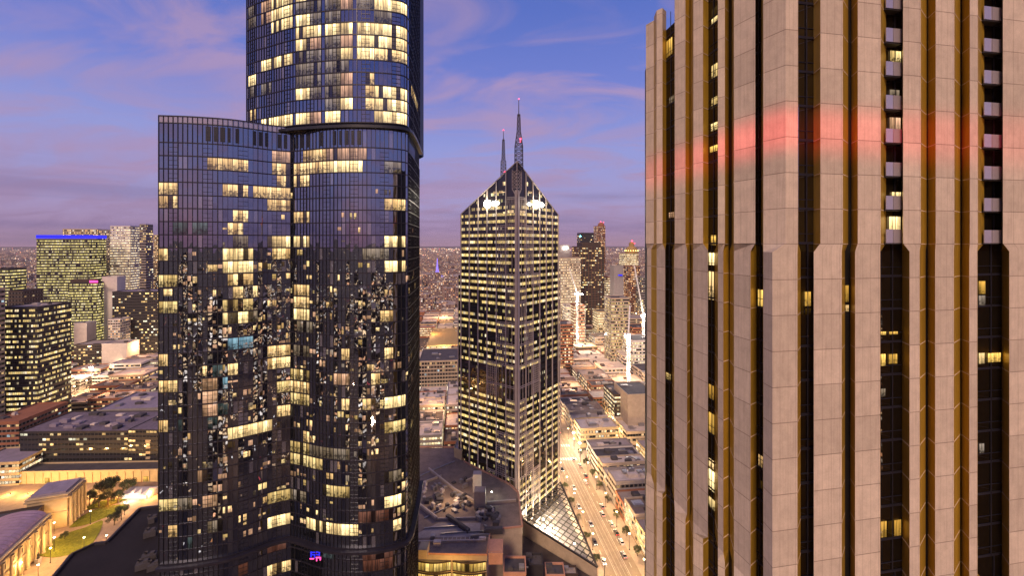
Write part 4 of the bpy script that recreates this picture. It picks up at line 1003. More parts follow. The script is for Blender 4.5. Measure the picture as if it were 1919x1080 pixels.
spots = [(170, 970, 'on the upper lawn edge'), (158, 1022, 'at the tip of the lower lawn'), (102, 1022, 'standing inside the lower lawn'), (102, 993, 'by the library steps'), (62, 1022, 'beside the red flower bed'), (234, 953, 'in front of the tram kiosk'),
         (142, 957, 'at the foot of the library pavilion'), (200, 1018, 'close to the black roof'), (95, 1043, 'below the lower lawn'), (40, 1072, 'at the lower left corner'), (72, 1076, 'next to the statue'), (12, 1040, 'in front of the vaulted wing'), (100, 970, 'between the two library wings'), (130, 1068, 'nearest the corner of the black roof')]
for px, py, d in spots:
    x, y = P(px, py+13); lamp((x, y, 0), 'forecourt lamp '+d, 'lamps on the library forecourt', 3400, (1, .56, .20))
# statue and kiosk, umbrellas
t = thing('statue', 'small dark statue on a stone plinth below the lawn', 'statue', (*P(72, 1058), 0)); x, y = P(72, 1058)
b = MB(); b.box((x, y, 1.2), (1.6, 1.6, 2.4)); b.box((x, y, 2.5), (1.9, 1.9, .2)); b.build('plinth', 'wall_grey', t)
b = MB(); b.lathe((x, y, 2.6), [(.5, 0), (.55, .5), (.35, 1.2), (.45, 1.8), (.42, 2.1), (.15, 2.3), (.22, 2.5), (.2, 2.75), (0, 2.9)], 10); b.bar((x, y, 4.5), (x+.7, y, 4.1), .22); b.build('figure', 'black_metal', t)
t = thing('kiosk', 'brightly lit white kiosk with a peaked roof by the trees', 'kiosk', (*P(262, 930), 0)); x, y = P(262, 930)
b = MB(); b.box((x, y, 1.6), (16, 7, 3.2)); b.build('wall', 'wall_white', t)
b = MB(); b.box((x, y-3.6, 1.5), (14, .15, 2.2)); b.build('shop_front', 'shop_white', t)
b = MB(); 
for i in range(4):
    xa = x-8+i*4; b.quad([(xa, y-4.2, 3.2), (xa+4, y-4.2, 3.2), (xa+2, y, 4.8)]); b.quad([(xa+4, y-4.2, 3.2), (xa+4, y+4.2, 3.2), (xa+2, y, 4.8)]); b.quad([(xa+4, y+4.2, 3.2), (xa, y+4.2, 3.2), (xa+2, y, 4.8)]); b.quad([(xa, y+4.2, 3.2), (xa, y-4.2, 3.2), (xa+2, y, 4.8)])
b.build('roof', 'wall_white', t); light('kiosk_glow', (x, y-6, 3), 5000, (1, .8, .6), .3, t)
# red flower bed
x, y = P(55, 1003)
b = MB(); rnd = random.Random(4)
for _ in range(220):
    a, r = rnd.uniform(0, 6.28), rnd.uniform(0, 3.6)**.9; px_, py_ = x+r*math.cos(a)*1.5, y+r*math.sin(a); h = rnd.uniform(.3, 1.3)
    for q in range(3):
        aa = rnd.uniform(0, 6.28); b.quad([(px_, py_, h), (px_+.4*math.cos(aa), py_+.4*math.sin(aa), h+.15), (px_+.35*math.cos(aa+1), py_+.35*math.sin(aa+1), h+.3)])
surf('flowers', (.35, .05, .04), .9); tag(b.build('flower_bed', 'flowers'), 'round bed of red flowers in front of the library steps', 'flower bed')

# trees
def make_tree(name, seed, h=10, r=4.2, leaves=2600):
    rnd = random.Random(seed); t = thing(name, 'x', 'tree', (0, 0, 0))
    b = MB(); b.lathe((0, 0, 0), [(.42, 0), (.30, 1.0), (.24, h*.35), (.14, h*.7)], 8)
    tips = []
    for k in range(9):
        a = k*2.4+rnd.uniform(-.3, .3); z0 = h*rnd.uniform(.28, .5); rr = r*rnd.uniform(.5, .9); z1 = h*rnd.uniform(.5, .92)
        tip = Vector((rr*math.cos(a), rr*math.sin(a), z1)); mid = Vector((rr*.45*math.cos(a), rr*.45*math.sin(a), (z0+z1)/2+.2))
        b.bar((0, 0, z0), mid, .2, w2=.13); b.bar(mid, tip, .13, w2=.05); tips.append(tip)
    b.build('trunk', 'bark', t)
    b = MB()
    tips.append(Vector((0, 0, h*.93)))
    for c in tips:
        cr = r*rnd.uniform(.32, .5)
        for _ in range(leaves//len(tips)):
            d = Vector((rnd.gauss(0, 1), rnd.gauss(0, 1), rnd.gauss(0, .75))).normalized()*cr*rnd.uniform(.45, 1.05); p = c+d
            x_ = Vector((rnd.gauss(0, 1), rnd.gauss(0, 1), rnd.gauss(0, 1))).normalized()*rnd.uniform(.14, .28); y_ = x_.orthogonal().normalized()*x_.length*.7
            b.quad([p-x_, p-y_, p+x_, p+y_])
    b.build('crown', 'leaf', t); return t
tp = make_tree('plane_tree', 3); tq = make_tree('plane_tree', 9, 8, 3.6, 2200)
tl = [(168, 948, 0, .75, 'leftmost of the small trees in front of the lit podium wall'), (186, 951, 1, .8, 'second small tree beside the crescent of paving'), (203, 948, 0, .8, 'third small tree, between the pavilion and the kiosk'),
      (222, 944, 1, .85, 'fourth small tree, next to the kiosk'), (195, 936, 0, 1.1, 'large dark tree rising against the yellow podium wall'), (208, 930, 1, 1.25, 'tallest dark tree with red light under it'), (178, 938, 1, .9, 'dark tree next to the library pavilion'),
      (240, 930, 0, .95, 'dark tree just left of the kiosk'), (215, 985, 1, .8, 'sparse tree on the paving by the black roof'), (228, 975, 0, .7, 'thin tree nearest the black roof edge'), (122, 1012, 1, .45, 'small bush-like tree at the lawn path'), (88, 985, 0, .6, 'small tree at the library steps')]
used = [False, False]
for px, py, w_, s, d in tl:
    src = (tp, tq)[w_]; x, y = P(px, py)
    if not used[w_]: src.location = (x, y, 0); src.scale = (s,)*3; src['label'] = d; used[w_] = True; o = src
    else: o = copy_tree(src, (x, y, 0), random.uniform(0, 6), d, s)
    o['group'] = 'trees round the library forecourt'
x, y = P(210, 948); light('red_tree_light', (x, y, 2.5), 900, (1, .08, .04), .3)

# black foreground roof
pts = [P(100, 1085, 60), P(135, 1042, 60), P(178, 1022, 60), P(200, 1020, 60), P(262, 956, 60), P(330, 948, 60), P(330, 1250, 60), P(60, 1250, 60)]
t = thing('dark_rooftop_block', 'unlit building with a black flat roof in the near lower left, beside the curved tower', 'building', (*pts[5], 0))
b = MB(); b.prism(pts[::-1], 0, 60, 0); b.build('wall', 'black_roof', t)
b = MB()
for k in range(5): p, q = pts[k], pts[k+1]; b.bar((*p, 60.3), (*q, 60.3), .7)
b.build('parapet', 'dark_wall', t)
for px, py, s in ((285, 975, 1.6), (282, 1000, 3), (280, 1045, 3.4), (268, 1060, 3), (288, 1062, 2.5)):
    x, y = P(px, py, 61); b = MB(); b.box((x, y, 61), (s, 2, 1.6), .5); b.box((x+.6, y+.4, 62), (1, 1, .6), .4); b.lathe((x-1, y, 61.5), [(.4, 0), (.4, .8), (.55, .9)], 8); b.build('rooftop_unit', 'roof_dark', t)

# ------------------------------------------------------------------ street of bright lights on the left
names = ['next to the black office block', 'below the white annex', 'in front of the checkered block', 'past the orange shops', 'before the curved tower', 'near the curved tower', 'beyond the dark office', 'at the far end']
for k in range(8):
    px, py = 140+k*23, 742-k*11.5; x, y = P(px, py)
    lamp((x, y, 0), 'bright lamp on the slanting left street '+names[k], 'lamps on the slanting left street', 30000, (1, .66, .36), 1.3)
for k, (px, py, d) in enumerate(((218, 690, 'left'), (172, 716, 'near the office block'))):
    x, y = P(px, py); t = thing('floodlight_mast', 'very bright white floodlight mast over the left street, '+d+' one' if k else 'very bright white floodlight mast beyond the left street, right of the car park', 'floodlight', (x, y, 0))
    b = MB(); b.lathe((x, y, 0), [(.3, 0), (.15, 15)], 8); b.build('pole', 'steel', t); b = MB(); b.box((x, y-.5, 15.4), (3.5, .5, 1.4)); b.build('lamp_head', 'flood', t)
    light('mast_glow', (x, y-3, 15), 45000, (1, .85, .65), .6, t)

# ------------------------------------------------------------------ rows of low city blocks
WALLS = [('wall_beige', 'beige'), ('wall_brick', 'red brick'), ('wall_white', 'white'), ('wall_grey', 'grey'), ('wall_sand', 'sand coloured')]
ROOFS = [('roof_pale', 'pale'), ('roof_grey', 'grey'), ('roof_brown', 'brown'), ('roof_dark', 'dark'), ('roof_pale', 'whitish')]
WN = ['win_warm', 'win_sparse', 'win_warm', 'win_dark', 'win_bright']
ORD = ['first', 'second', 'third', 'fourth', 'fifth', 'sixth', 'seventh', 'eighth', 'ninth', 'tenth', 'eleventh', 'twelfth', 'thirteenth', 'fourteenth', 'fifteenth', 'sixteenth', 'seventeenth', 'eighteenth', 'nineteenth', 'twentieth', 'twenty-first', 'twenty-second', 'twenty-third', 'twenty-fourth', 'twenty-fifth', 'twenty-sixth', 'twenty-seventh', 'twenty-eighth', 'twenty-ninth', 'thirtieth', 'thirty-first', 'thirty-second', 'thirty-third', 'thirty-fourth', 'thirty-fifth', 'thirty-sixth', 'thirty-seventh', 'thirty-eighth', 'thirty-ninth', 'fortieth']+['farther one, %d from the front' % k for k in range(41, 90)]
FOOT = []                                           # keep-out discs (x, y, r)
def blocked(x, y): return any((x-a)**2+(y-c)**2 < r*r for a, c, r in FOOT)
def visible(x, y):
    if y < 100: return False
    p = CX+F*x/y
    return p < 305 or 782 < p < 868 or 1040 < p < 1222
def row(desc, x0, x1, ya, yb, hr, lr, seed, unit=4, gap=.0, grp='low buildings of the inner city', bands_to=520):
    """a row of buildings between x0 and x1 (measured at Y=193, following the avenue) from ya to yb"""
    rnd = random.Random(seed); y = ya; k = 0
    while y < yb:
        L = rnd.uniform(*lr); h = rnd.uniform(*hr); yc = y+L/2; xa, xb = road_x(x0, yc), road_x(x1, yc); xm = (xa+xb)/2
        cross = 295.5 < y+L-RS*xm and y-RS*xm < 304.5
        if cross: y = 304.6+RS*xm+RS*(x1-x0)/2; 
        if not (visible(xa, yc) or visible(xb, yc) or visible(xm, yc) or visible(xa, yc+L) or visible(xb, y)) or blocked(xm, yc): y += L+gap; continue
        if cross: continue
        k += 1
        pl = [(road_x(x0, y), y), (road_x(x1, y), y+RS*(x1-x0)), (road_x(x1, y+L), y+L+RS*(x1-x0)-.15), (road_x(x0, y+L), y+L-.15)]
        (wm, wn), (rm, rn) = rnd.choice(WALLS), rnd.choice(ROOFS); tall = 'low' if h < 14 else 'taller'
        building('city_building', '%s %s block, %s roof, %s from the front %s' % (tall, wn, rn, ORD[k-1], desc), 'building', pl, h, wm, rm, rnd.choice(WN), fh=3.5, seed=seed*40+k, units=unit if y < 420 else 2, group=grp, bands=y < bands_to+200)
        y += L+gap
# beside the avenue, right
row('right beside the avenue', 65.0, 93.8, 186, 780, (8, 14), (9, 19), 21, unit=12)
row('just behind the lane', 100.5, 126, 200, 900, (9, 17), (13, 26), 22, unit=10)
row('second row behind lane', 127, 156, 300, 1000, (9, 20), (15, 28), 23)
row('third row behind lane', 158, 190, 380, 1000, (10, 26), (18, 30), 24)
row('fourth row behind lane', 192, 226, 460, 1100, (12, 32), (20, 34), 25)
row('fifth row behind lane', 228, 270, 560, 1150, (12, 36), (20, 38), 26)
row('sixth row behind lane', 272, 320, 680, 1200, (12, 40), (22, 40), 36)
row('seventh row behind lane', 322, 380, 800, 1250, (12, 40), (22, 40), 37)
row('beyond the centre tower', 12, 38, 400, 1100, (14, 36), (20, 34), 27)
# left of the centre tower
FOOT += [(-73, 460, 50), (-88, 620, 75), (-62, 205, 30)]
for q, (x0, x1) in enumerate(((-35, -8), (-62, -37), (-90, -64), (-120, -93), (-152, -124), (-190, -156), (-230, -194))):
    row('%s row left of centre tower' % ORD[q], x0, x1, 262, 1000, (8, 20) if q < 5 else (10, 30), (14, 24), 50+q, unit=9)
FOOT = []
# left of the curved towers
FOOT += [P2+(r,) for P2, r in [(XY(165, 575), 30), (XY(255, 555), 40), (XY(215, 535), 18), (XY(155, 535), 22), (XY(190, 510), 34), (XY(120, 660), 45), (XY(150, 780), 35), (XY(240, 710), 35), (XY(280, 705), 20), (XY(50, 345), 24), (XY(150, 300), 42), (XY(260, 345), 46), (XY(60, 300), 45), (XY(200, 560), 20)]]
for k_ in range(16): FOOT.append((P(95+k_*13.7, 768-k_*7.7))+(13,))
rowsL = [(-270-36*i, -238-36*i) for i in range(13)]
SY = lambda x: 433+(x+444)*(-2.93)                  # slanting street
for q, (x0, x1) in enumerate(rowsL):
    row('%s row left of curved towers' % ORD[q], x0, x1, 345, 900, (8, 17), (14, 26), 80+q, unit=9, gap=4)

# slanting street
p, q = P(95, 768), P(300, 652)
d_ = (Vector(q)-Vector(p)).normalized(); n_ = Vector((d_.y, -d_.x))*7
b = MB(); b.quad([(p[0]-n_.x, p[1]-n_.y, .03), (p[0]+n_.x, p[1]+n_.y, .03), (q[0]+n_.x, q[1]+n_.y, .03), (q[0]-n_.x, q[1]-n_.y, .03)]); tag(b.build('slanting_street', 'asphalt'), kind='structure')
# named mid-distance buildings, centre gap
FOOT = []
t = bld('department_store', 'broad pinkish stone block with rows of square windows and a bright shop front', 'department store', rect_front(785, 868, 433, 52), zat(679, 433), 'wall_beige', 'roof_dark', 'win_dark', fh=3.7, seed=30, units=4, wf=(.2, .85), piers=2.9, pierm='wall_beige')
x, y = XY(826, 432.5); b = MB(); b.box((x, y+.2, 3.6), (44, .5, 4.2), R(3.2)); b.build('shop_front', 'shop_white', t)
t = bld('concert_hall', 'hall with wide golden brown roof and yellow lit eaves', 'hall', rect_front(800, 880, 565, 115), 15, 'wall_sand', 'gold_roof', 'win_bright', fh=5, seed=31, units=1)
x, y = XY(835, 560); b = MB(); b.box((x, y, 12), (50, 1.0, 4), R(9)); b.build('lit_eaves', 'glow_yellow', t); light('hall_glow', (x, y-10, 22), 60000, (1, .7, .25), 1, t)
# arts spire
sx, sy = XY(820, 1600)
t = thing('lattice_spire', 'distant slender lattice spire lit violet in the gap left of the centre tower', 'spire', (sx, sy, 0))
b = MB()
for k in range(10):
    a = 2*math.pi*k/10; prev = None
    for r_, z_ in ((24, 28), (14, 34), (8, 42), (4, 54), (2, 72), (.6, 96)):
        p = (sx+r_*math.cos(a), sy+r_*math.sin(a), z_)
        if prev: b.bar(prev, p, .9)
        prev = p
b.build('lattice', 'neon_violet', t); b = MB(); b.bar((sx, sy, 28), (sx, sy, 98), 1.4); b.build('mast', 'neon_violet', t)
# right gap towers
def far(name, label, a, c, Y, dep, py, wall, win, seed, **k): return bld(name, label, 'office tower', rect_front(a, c, Y, dep), zat(py, Y), wall, 'roof_dark', win, seed=seed, units=1, **k)
t = far('office_tower', 'beige lit office tower with dark cornice right of the centre tower', 1036, 1089, 640, 36, 484, 'wall_beige', 'win_bright', 40, fh=4, wf=(.35, .75), piers=3.0, pierm='wall_beige')
b = MB(); b.prism(rect_front(1040, 1068, 645, 20), zat(484, 640), zat(459, 640)); b.build('roof_house', 'wall_grey', t)
b = MB(); x, y = XY(1060, 644); b.box((x, y, zat(465, 644)), (7, .6, 3)); b.build('lit_sign', 'lamp_white', t)
t = bld('brown_office_tower', 'tall dark brown granite tower with notched corners and crown ribs', 'office tower', rect_front(1086, 1133, 700, 44), zat(463, 700), 'brown_dark', 'roof_dark', 'win_sparse', fh=4, wf=(.3, .7), seed=41, units=0, piers=5.2, pierm='wall_brick')
b = MB(); b.prism(rect_front(1092, 1127, 704, 34), zat(463, 700), zat(454, 700)); b.build('crown', 'brown_dark', t)
far('office_tower', 'teal dark glass tower top behind the brown granite tower', 1089, 1113, 900, 30, 437, 'dark_wall', 'win_sparse', 42, fh=4)
x, y = XY(1088, 890); b = MB(); b.octa((x, y, zat(443, 890)), 2.0); t = tag(b.build('beacon', 'lamp_cyan'), 'cyan beacon at the shoulder of the teal glass tower', 'beacon')
t = far('residential_skyscraper', 'very tall slim skyscraper with gold edge and red lights on its rounded top, far away', 1119, 1135, 1150, 28, 424, 'wall_brick', 'win_warm', 43, fh=4)
x, y = XY(1127, 1165); b = MB(); b.lathe((x, y, zat(424, 1150)), [(9, 0), (9, 4), (7.5, 8), (4, 10.5), (0, 11)], 16); b.build('rounded_top', 'wall_brick', t)
b = MB(); b.octa((x-3, y-8, zat(415.5, 1150)), 1.3); b.octa((x+5, y-8, zat(416.5, 1150)), 1.1); b.build('red_beacon', 'lamp_red', t)
t = far('office_tower', 'gold lit domed tower with red lights on the far right horizon', 1170, 1197, 950, 30, 476, 'wall_sand', 'win_bright', 44, fh=4)
x, y = XY(1184, 965); b = MB(); b.lathe((x, y, zat(476, 950)), [(14, 0), (14, 8), (11, 14), (6, 17), (6, 24), (3, 26), (0, 28)], 16); b.build('dome', 'gold_roof', t)
b = MB(); b.octa((x, y-4, zat(452, 950)), 2); b.octa((x+5, y-6, zat(456, 950)), 1.3); b.build('red_beacon', 'lamp_red', t); b = MB()
for k in range(16): b.octa((x+14.4*math.cos(k*.393), y+14.4*math.sin(k*.393), zat(470, 950)), 1.1)
b.build('crown_lamps', 'lamp_amber', t)
t = far('office_tower', 'slim purple grey slab with a small blue sign', 1151, 1169, 600, 16, 499, 'wall_grey', 'win_dark', 45, fh=4, bands=False)
b = MB(); x, y = XY(1163, 599.3); b.box((x, y, zat(516, 600)), (6, .5, 1.8)); b.build('blue_sign', 'neon_blue', t)
far('office_block', 'pale concrete and dark banded office block before the purple slab', 1146, 1180, 500, 24, 560, 'wall_beige', 'win_office', 46, fh=3.7)
far('office_block', 'mid-rise pinkish block among the far towers, right of the brown tower', 1136, 1150, 760, 24, 520, 'wall_brick', 'win_bright', 47, fh=4)
far('office_tower', 'magenta tinged far tower below the domed tower', 1178, 1200, 760, 24, 500, 'wall_brick', 'win_warm', 48, fh=4)
far('office_tower', 'dim far tower touching the concrete tower edge', 1203, 1225, 700, 24, 520, 'wall_grey', 'win_sparse', 49, fh=4)
far('office_block', 'lit cream block behind the first crane', 1062, 1098, 600, 24, 575, 'wall_white', 'win_bright', 51, fh=4)
t = far('office_block', 'orange wrapped building site block at the first crane', 1076, 1096, 585, 18, 573, 'wall_brick', 'win_bright', 52, fh=4)
far('apartment_block', 'brown brick block with lit side right behind the centre tower foot', 1047, 1075, 480, 26, 610, 'wall_brick', 'win_warm', 53, fh=3.6)
far('office_block', 'bright glassy block at the second crane', 1186, 1225, 470, 30, 640, 'wall_white', 'win_bright', 54, fh=3.6)
far('office_block', 'tan tower between the two cranes', 1120, 1143, 620, 22, 585, 'wall_sand', 'win_bright', 55, fh=3.8)
far('office_block', 'big blank concrete side wall near the concrete tower', 1177, 1230, 330, 30, 742, 'wall_beige', 'win_dark', 56, bands=False)
far('office_block', 'slim block with a column of lit windows beside the blank concrete wall', 1152, 1172, 345, 26, 742, 'brown_dark', 'win_bright', 57, fh=3.3)
def crane(label, px, Y, ztop, jib, lw):
    x, y = XY(px, Y); t = thing('tower_crane', label, 'crane', (x, y, 0), 'tower cranes on the building sites')
    b = MB(); w_ = 2.2; z = 0
    while z < ztop:
        zc = z+3
        for i, j in ((-1, -1), (1, -1), (1, 1), (-1, 1)):
            b.bar((x+i*w_/2, y+j*w_/2, z), (x+i*w_/2, y+j*w_/2, zc), .4)
            i2, j2 = {(-1, -1): (1, -1), (1, -1): (1, 1), (1, 1): (-1, 1), (-1, 1): (-1, -1)}[(i, j)]
            b.bar((x+i*w_/2, y+j*w_/2, z), (x+i2*w_/2, y+j2*w_/2, zc), .25)
        z = zc
    b.build('mast', 'crane_white', t)
    b = MB(); e = Vector((x+jib[0], y+jib[1], ztop+jib[2])); s = Vector((x, y, ztop+2)); n = 12
    for o in ((-.6, 0), (.6, 0), (0, 1.2)): b.bar(s+Vector((o[0], 0, o[1])), e+Vector((o[0], 0, o[1])), .3)
    for k in range(n):
        p, q = s.lerp(e, k/n), s.lerp(e, (k+1)/n); b.bar(p+Vector((-.6, 0, 0)), q+Vector((0, 0, 1.2)), .18); b.bar(p+Vector((0, 0, 1.2)), q+Vector((.6, 0, 0)), .18)
    b.build('jib', 'crane_white', t)
    b = MB(); b.box((x, y, ztop+1.5), (3, 3, 2.6)); b.bar((x, y, ztop+2), (x-jib[0]*.25, y+4, ztop+2.5), .8); b.box((x-jib[0]*.25, y+4, ztop+1.5), (2, 2, 3)); b.build('cab', 'crane_white', t)
    b = MB(); 
    for k in range(lw): b.octa((x-3+k*2.4, y-2.4, ztop+.5), .9)
    b.build('work_lamp', 'flood', t)
    light('crane_glow', (x, y-6, ztop-2), 70000, (1, .9, .75), 1, t); light('crane_glow', (x+3, y-8, 30), 40000, (1, .86, .66), 1, t)
crane('white lit tower crane mast between the centre tower and the brown tower', 1082, 575, zat(552, 575), (-9, 10, 34), 5)
crane('nearer white lit crane mast beside the concrete tower', 1178, 400, zat(632, 400), (7, 20, 26), 2)
crane('white crane with lattice jib at the far right building site', 1206, 520, zat(592, 520), (-8, 10, 60), 6)
bld('brick_house', 'small orange brick house with gabled roof at the end of the avenue shops', 'brick building', rect_front(1112, 1142, 372, 16), 16, 'wall_brick', 'roof_grey', 'win_dark', seed=58, units=0, parapet=.2)

# ------------------------------------------------------------------ shopping centre roof in front of the centre tower
mp_ = [(-48, 172), (-10, 171), (-9.5, 186), (4.5, 188), (3.2, 214), (-1, 221), (-27, 244), (-34, 262), (-62, 262), (-62, 172)]
t = thing('shopping_centre', 'shopping centre with cluttered dark flat roof and glowing yellow curved windows, below the centre tower', 'shopping centre', (-25, 200, 0))
b = MB(); b.prism(mp_, 0, 25, 0); b.build('wall', 'wall_beige', t); b = MB(); b.prism(grow(mp_, -.5), 25.01, 25.15, 0); b.build('roof', 'roof_brown', t)
b = MB(); g1, g2 = grow(mp_, .15), grow(mp_, -.45)
for k in range(len(mp_)):
    p, q = mp_[k], mp_[(k+1) % len(mp_)]; b.bar((*p, 25.6), (*q, 25.6), .6)
b.build('parapet', 'terracotta', t)
for j, zz in enumerate((14.5, 19.0)):
    for s0 in (0, 1):
        b = MB(); n = 8
        for k in range(n):
            f = lambda q: (-38+s0*14.2+q*13.6/n, 171.2-1.1*math.sin(math.pi*q/n)-(s0*.1), 0)
            p, q = f(k), f(k+1)
            b.quad([(p[0], p[1], zz+.3), (q[0], q[1], zz+.3), (q[0], q[1], zz+3.7), (p[0], p[1], zz+3.7)], 0, [(k+s0*20+.02, j*3+.02), (k+s0*20+.98, j*3+.02), (k+s0*20+.98, j*3+.98), (k+s0*20+.02, j*3+.98)])
        b.build('curved_window', 'room_gold', t)
        b = MB()
        for k in range(n+1): p = f(k); b.bar((p[0], p[1]-.05, zz+.2), (p[0], p[1]-.05, zz+3.8), .16)
        for k in range(n): p, q = f(k), f(k+1); b.bar((p[0], p[1]-.06, zz+3.75), (q[0], q[1]-.06, zz+3.75), .35); b.bar((p[0], p[1]-.06, zz+.2), (q[0], q[1]-.06, zz+.2), .35)
        b.build('window_frame', 'brown_dark', t)
rnd = random.Random(8)
def unit_at(px, py, sx_, sy_, sz_, m_, an=0., z=25.15, parent=t, nm='rooftop_unit'):
    x, y = P(px, py, z); b = MB(); b.box((x, y, z+sz_/2), (sx_, sy_, sz_), an)
    b.box((x, y, z+sz_+.08), (sx_*.8, sy_*.8, .16), an)
    return b.build(nm, m_, parent)
unit_at(900, 945, 5.4, 5, 7, 'wall_beige', .0, nm='lift_housing'); unit_at(895, 920, 4.2, 4, 9, 'roof_pale', 0, nm='lift_housing')
unit_at(925, 1000, 8, 2.2, 2.2, 'roof_dark', .1); unit_at(858, 985, 15, 1.6, 1.6, 'roof_dark', -.75, nm='duct'); unit_at(900, 1007, 8, .8, 1.0, 'steel', .1, nm='duct')
unit_at(820, 1022, 3, 2, 1.6, 'roof_pale'); unit_at(812, 1010, 2, 2, 1.4, 'steel'); unit_at(905, 1012, 3, 1.4, .9, 'roof_pale')
unit_at(930, 1045, 5.5, 8, 4.5, 'terracotta', 0, nm='stair_block'); unit_at(795, 1040, 3.5, 5, 3.5, 'wall_sand', 0, nm='stair_block')
for (x0_, y0_), (x1_, y1_), hh in (((-46, 236), (-29, 216), 1.8), ((-29, 216), (-17, 205), 1.8), ((-47, 206), (-34, 193), 2.2), ((-34, 193), (-12, 194), 1.2), ((-46, 178), (-12, 179), 1.2), ((-12, 205), (2, 207), 1.6), ((-47, 222), (-38, 229), 1.5), ((-24, 224), (-17, 231), 1.4)):
    b = MB(); b.bar((x0_, y0_, 25.15+hh*.3), (x1_, y1_, 25.15+hh*.3), hh*.6); b.bar((x0_, y0_, 25.2+hh*.6), (x1_, y1_, 25.2+hh*.6), .3, 1); b.build('roof_wall', ['wall_beige', 'roof_pale'], t)
b = MB(); b.prism([(-44, 181), (-14, 182), (-14, 191), (-33, 191)], 25.16, 25.22, 0); b.build('roof_deck', 'roof_grey', t)
for k in range(70):
    px, py = rnd.choice([(rnd.uniform(890, 940), rnd.uniform(955, 990)), (rnd.uniform(790, 880), rnd.uniform(900, 965)), (rnd.uniform(790, 880), rnd.uniform(905, 960))])
    unit_at(px, py, rnd.uniform(.8, 3.2), rnd.uniform(.8, 2.4), rnd.uniform(.6, 1.9), rnd.choice(['steel', 'roof_dark', 'roof_dark', 'roof_pale', 'wall_grey']), rnd.choice([0, .66, -.75]))
for px, py, ln2, an in ((850, 915, 26, -.8), (835, 955, 22, .7), (870, 1000, 20, .08), (820, 880, 24, .75), (830, 990, 16, .1)):
    unit_at(px, py, ln2, .5, .5, 'steel', an, nm='duct')
b = MB()
for k in range(9):
    x, y = P(833+k*8, 1005, 25.2); b.box((x, y, 25.2), (.12, 8, .02))
b.build('parking_lines', 'marking', t)
light('roof_lamp', (*P(922, 925, 28), 29), 900, (.9, 1, .85), .2, t)
b = MB(); b.octa((*P(922, 925, 28), 28.6), .35); b.build('lamp', 'lamp_white', t)
light('added_roof_fill', (-30, 205, 34), 6000, (1, .68, .4), .6, t); light('facade_glow', (-24, 160, 22), 9500, (1, .55, .15), .5, t)  # the light over the roof is an added warm fill without a fixture
bld('shop_building', 'yellow walled narrow building touching the left foot of the centre tower', 'building', [(-34, 250), (-29, 246), (-27.5, 262), (-33, 264)], 30, 'wall_sand', 'roof_pale', 'win_dark', bands=False, seed=60, units=0)
for k, (px0, py0, ww, dd, hh, wm, rm, lb) in enumerate([(958, 1000, 10, 8, 12, 'brown_dark', 'roof_dark', 'dark service building with vents directly below the centre tower corner'), (965, 1062, 9, 9, 18, 'terracotta', 'roof_dark', 'pink framed block with sunken roof at the bottom centre'),
        (1000, 1052, 8, 7, 12, 'dark_wall', 'roof_dark', 'small black flat roofed block right of the pink framed block'), (1040, 1070, 8, 7, 9, 'terracotta', 'roof_dark', 'low terracotta block with skylight near the atrium'), (1068, 1072, 6, 5, 7, 'brown_dark', 'roof_grey', 'low dark kiosk block beside the atrium edge')]):
    x, y = P(px0, py0, hh); bld('shop_building', lb, 'building', [(x-ww/2, y-dd/2), (x+ww/2, y-dd/2), (x+ww/2, y+dd/2), (x-ww/2, y+dd/2)], hh, wm, rm, 'win_dark', bands=False, seed=61+k, units=5)

# ------------------------------------------------------------------ avenue lamps, cars, trees
for k in range(14):
    Y = 192+k*17 if k < 8 else 192+8*17+(k-8)*36
    for side, xl in (('left', 41.5), ('right', 59.4)):
        lamp((road_x(xl, Y), Y, .14), '%s lamp from the front on the %s pavement of the avenue' % (ORD[k], side), 'lamps along the avenue', 6500 if k < 8 else 9000, (1, .64, .32), 1.15)
for k in range(7):
    Y = 235+k*24; lamp((road_x(97.0, Y), Y, 0), '%s lamp from the front in the narrow lane' % ORD[k], 'lamps in the narrow lane', 9000, (1, .66, .28), .8)
for k, Y in enumerate((300, 316)):
    x = road_x(60.4, Y); t = thing('floodlight_mast', ['white floodlight mast at the near side of the crossing', 'white floodlight mast at the far side of the crossing'][k], 'floodlight', (x, Y, 0))
    b = MB(); b.lathe((x, Y, 0), [(.25, 0), (.14, 10)], 8); b.build('pole', 'steel', t); b = MB(); b.box((x, Y, 10.2), (1.6, .6, .5)); b.build('lamp_head', 'lamp_white', t)
    light('mast_glow', (x-2.5, Y, 10), 13000, (1, .83, .6), .4, t)
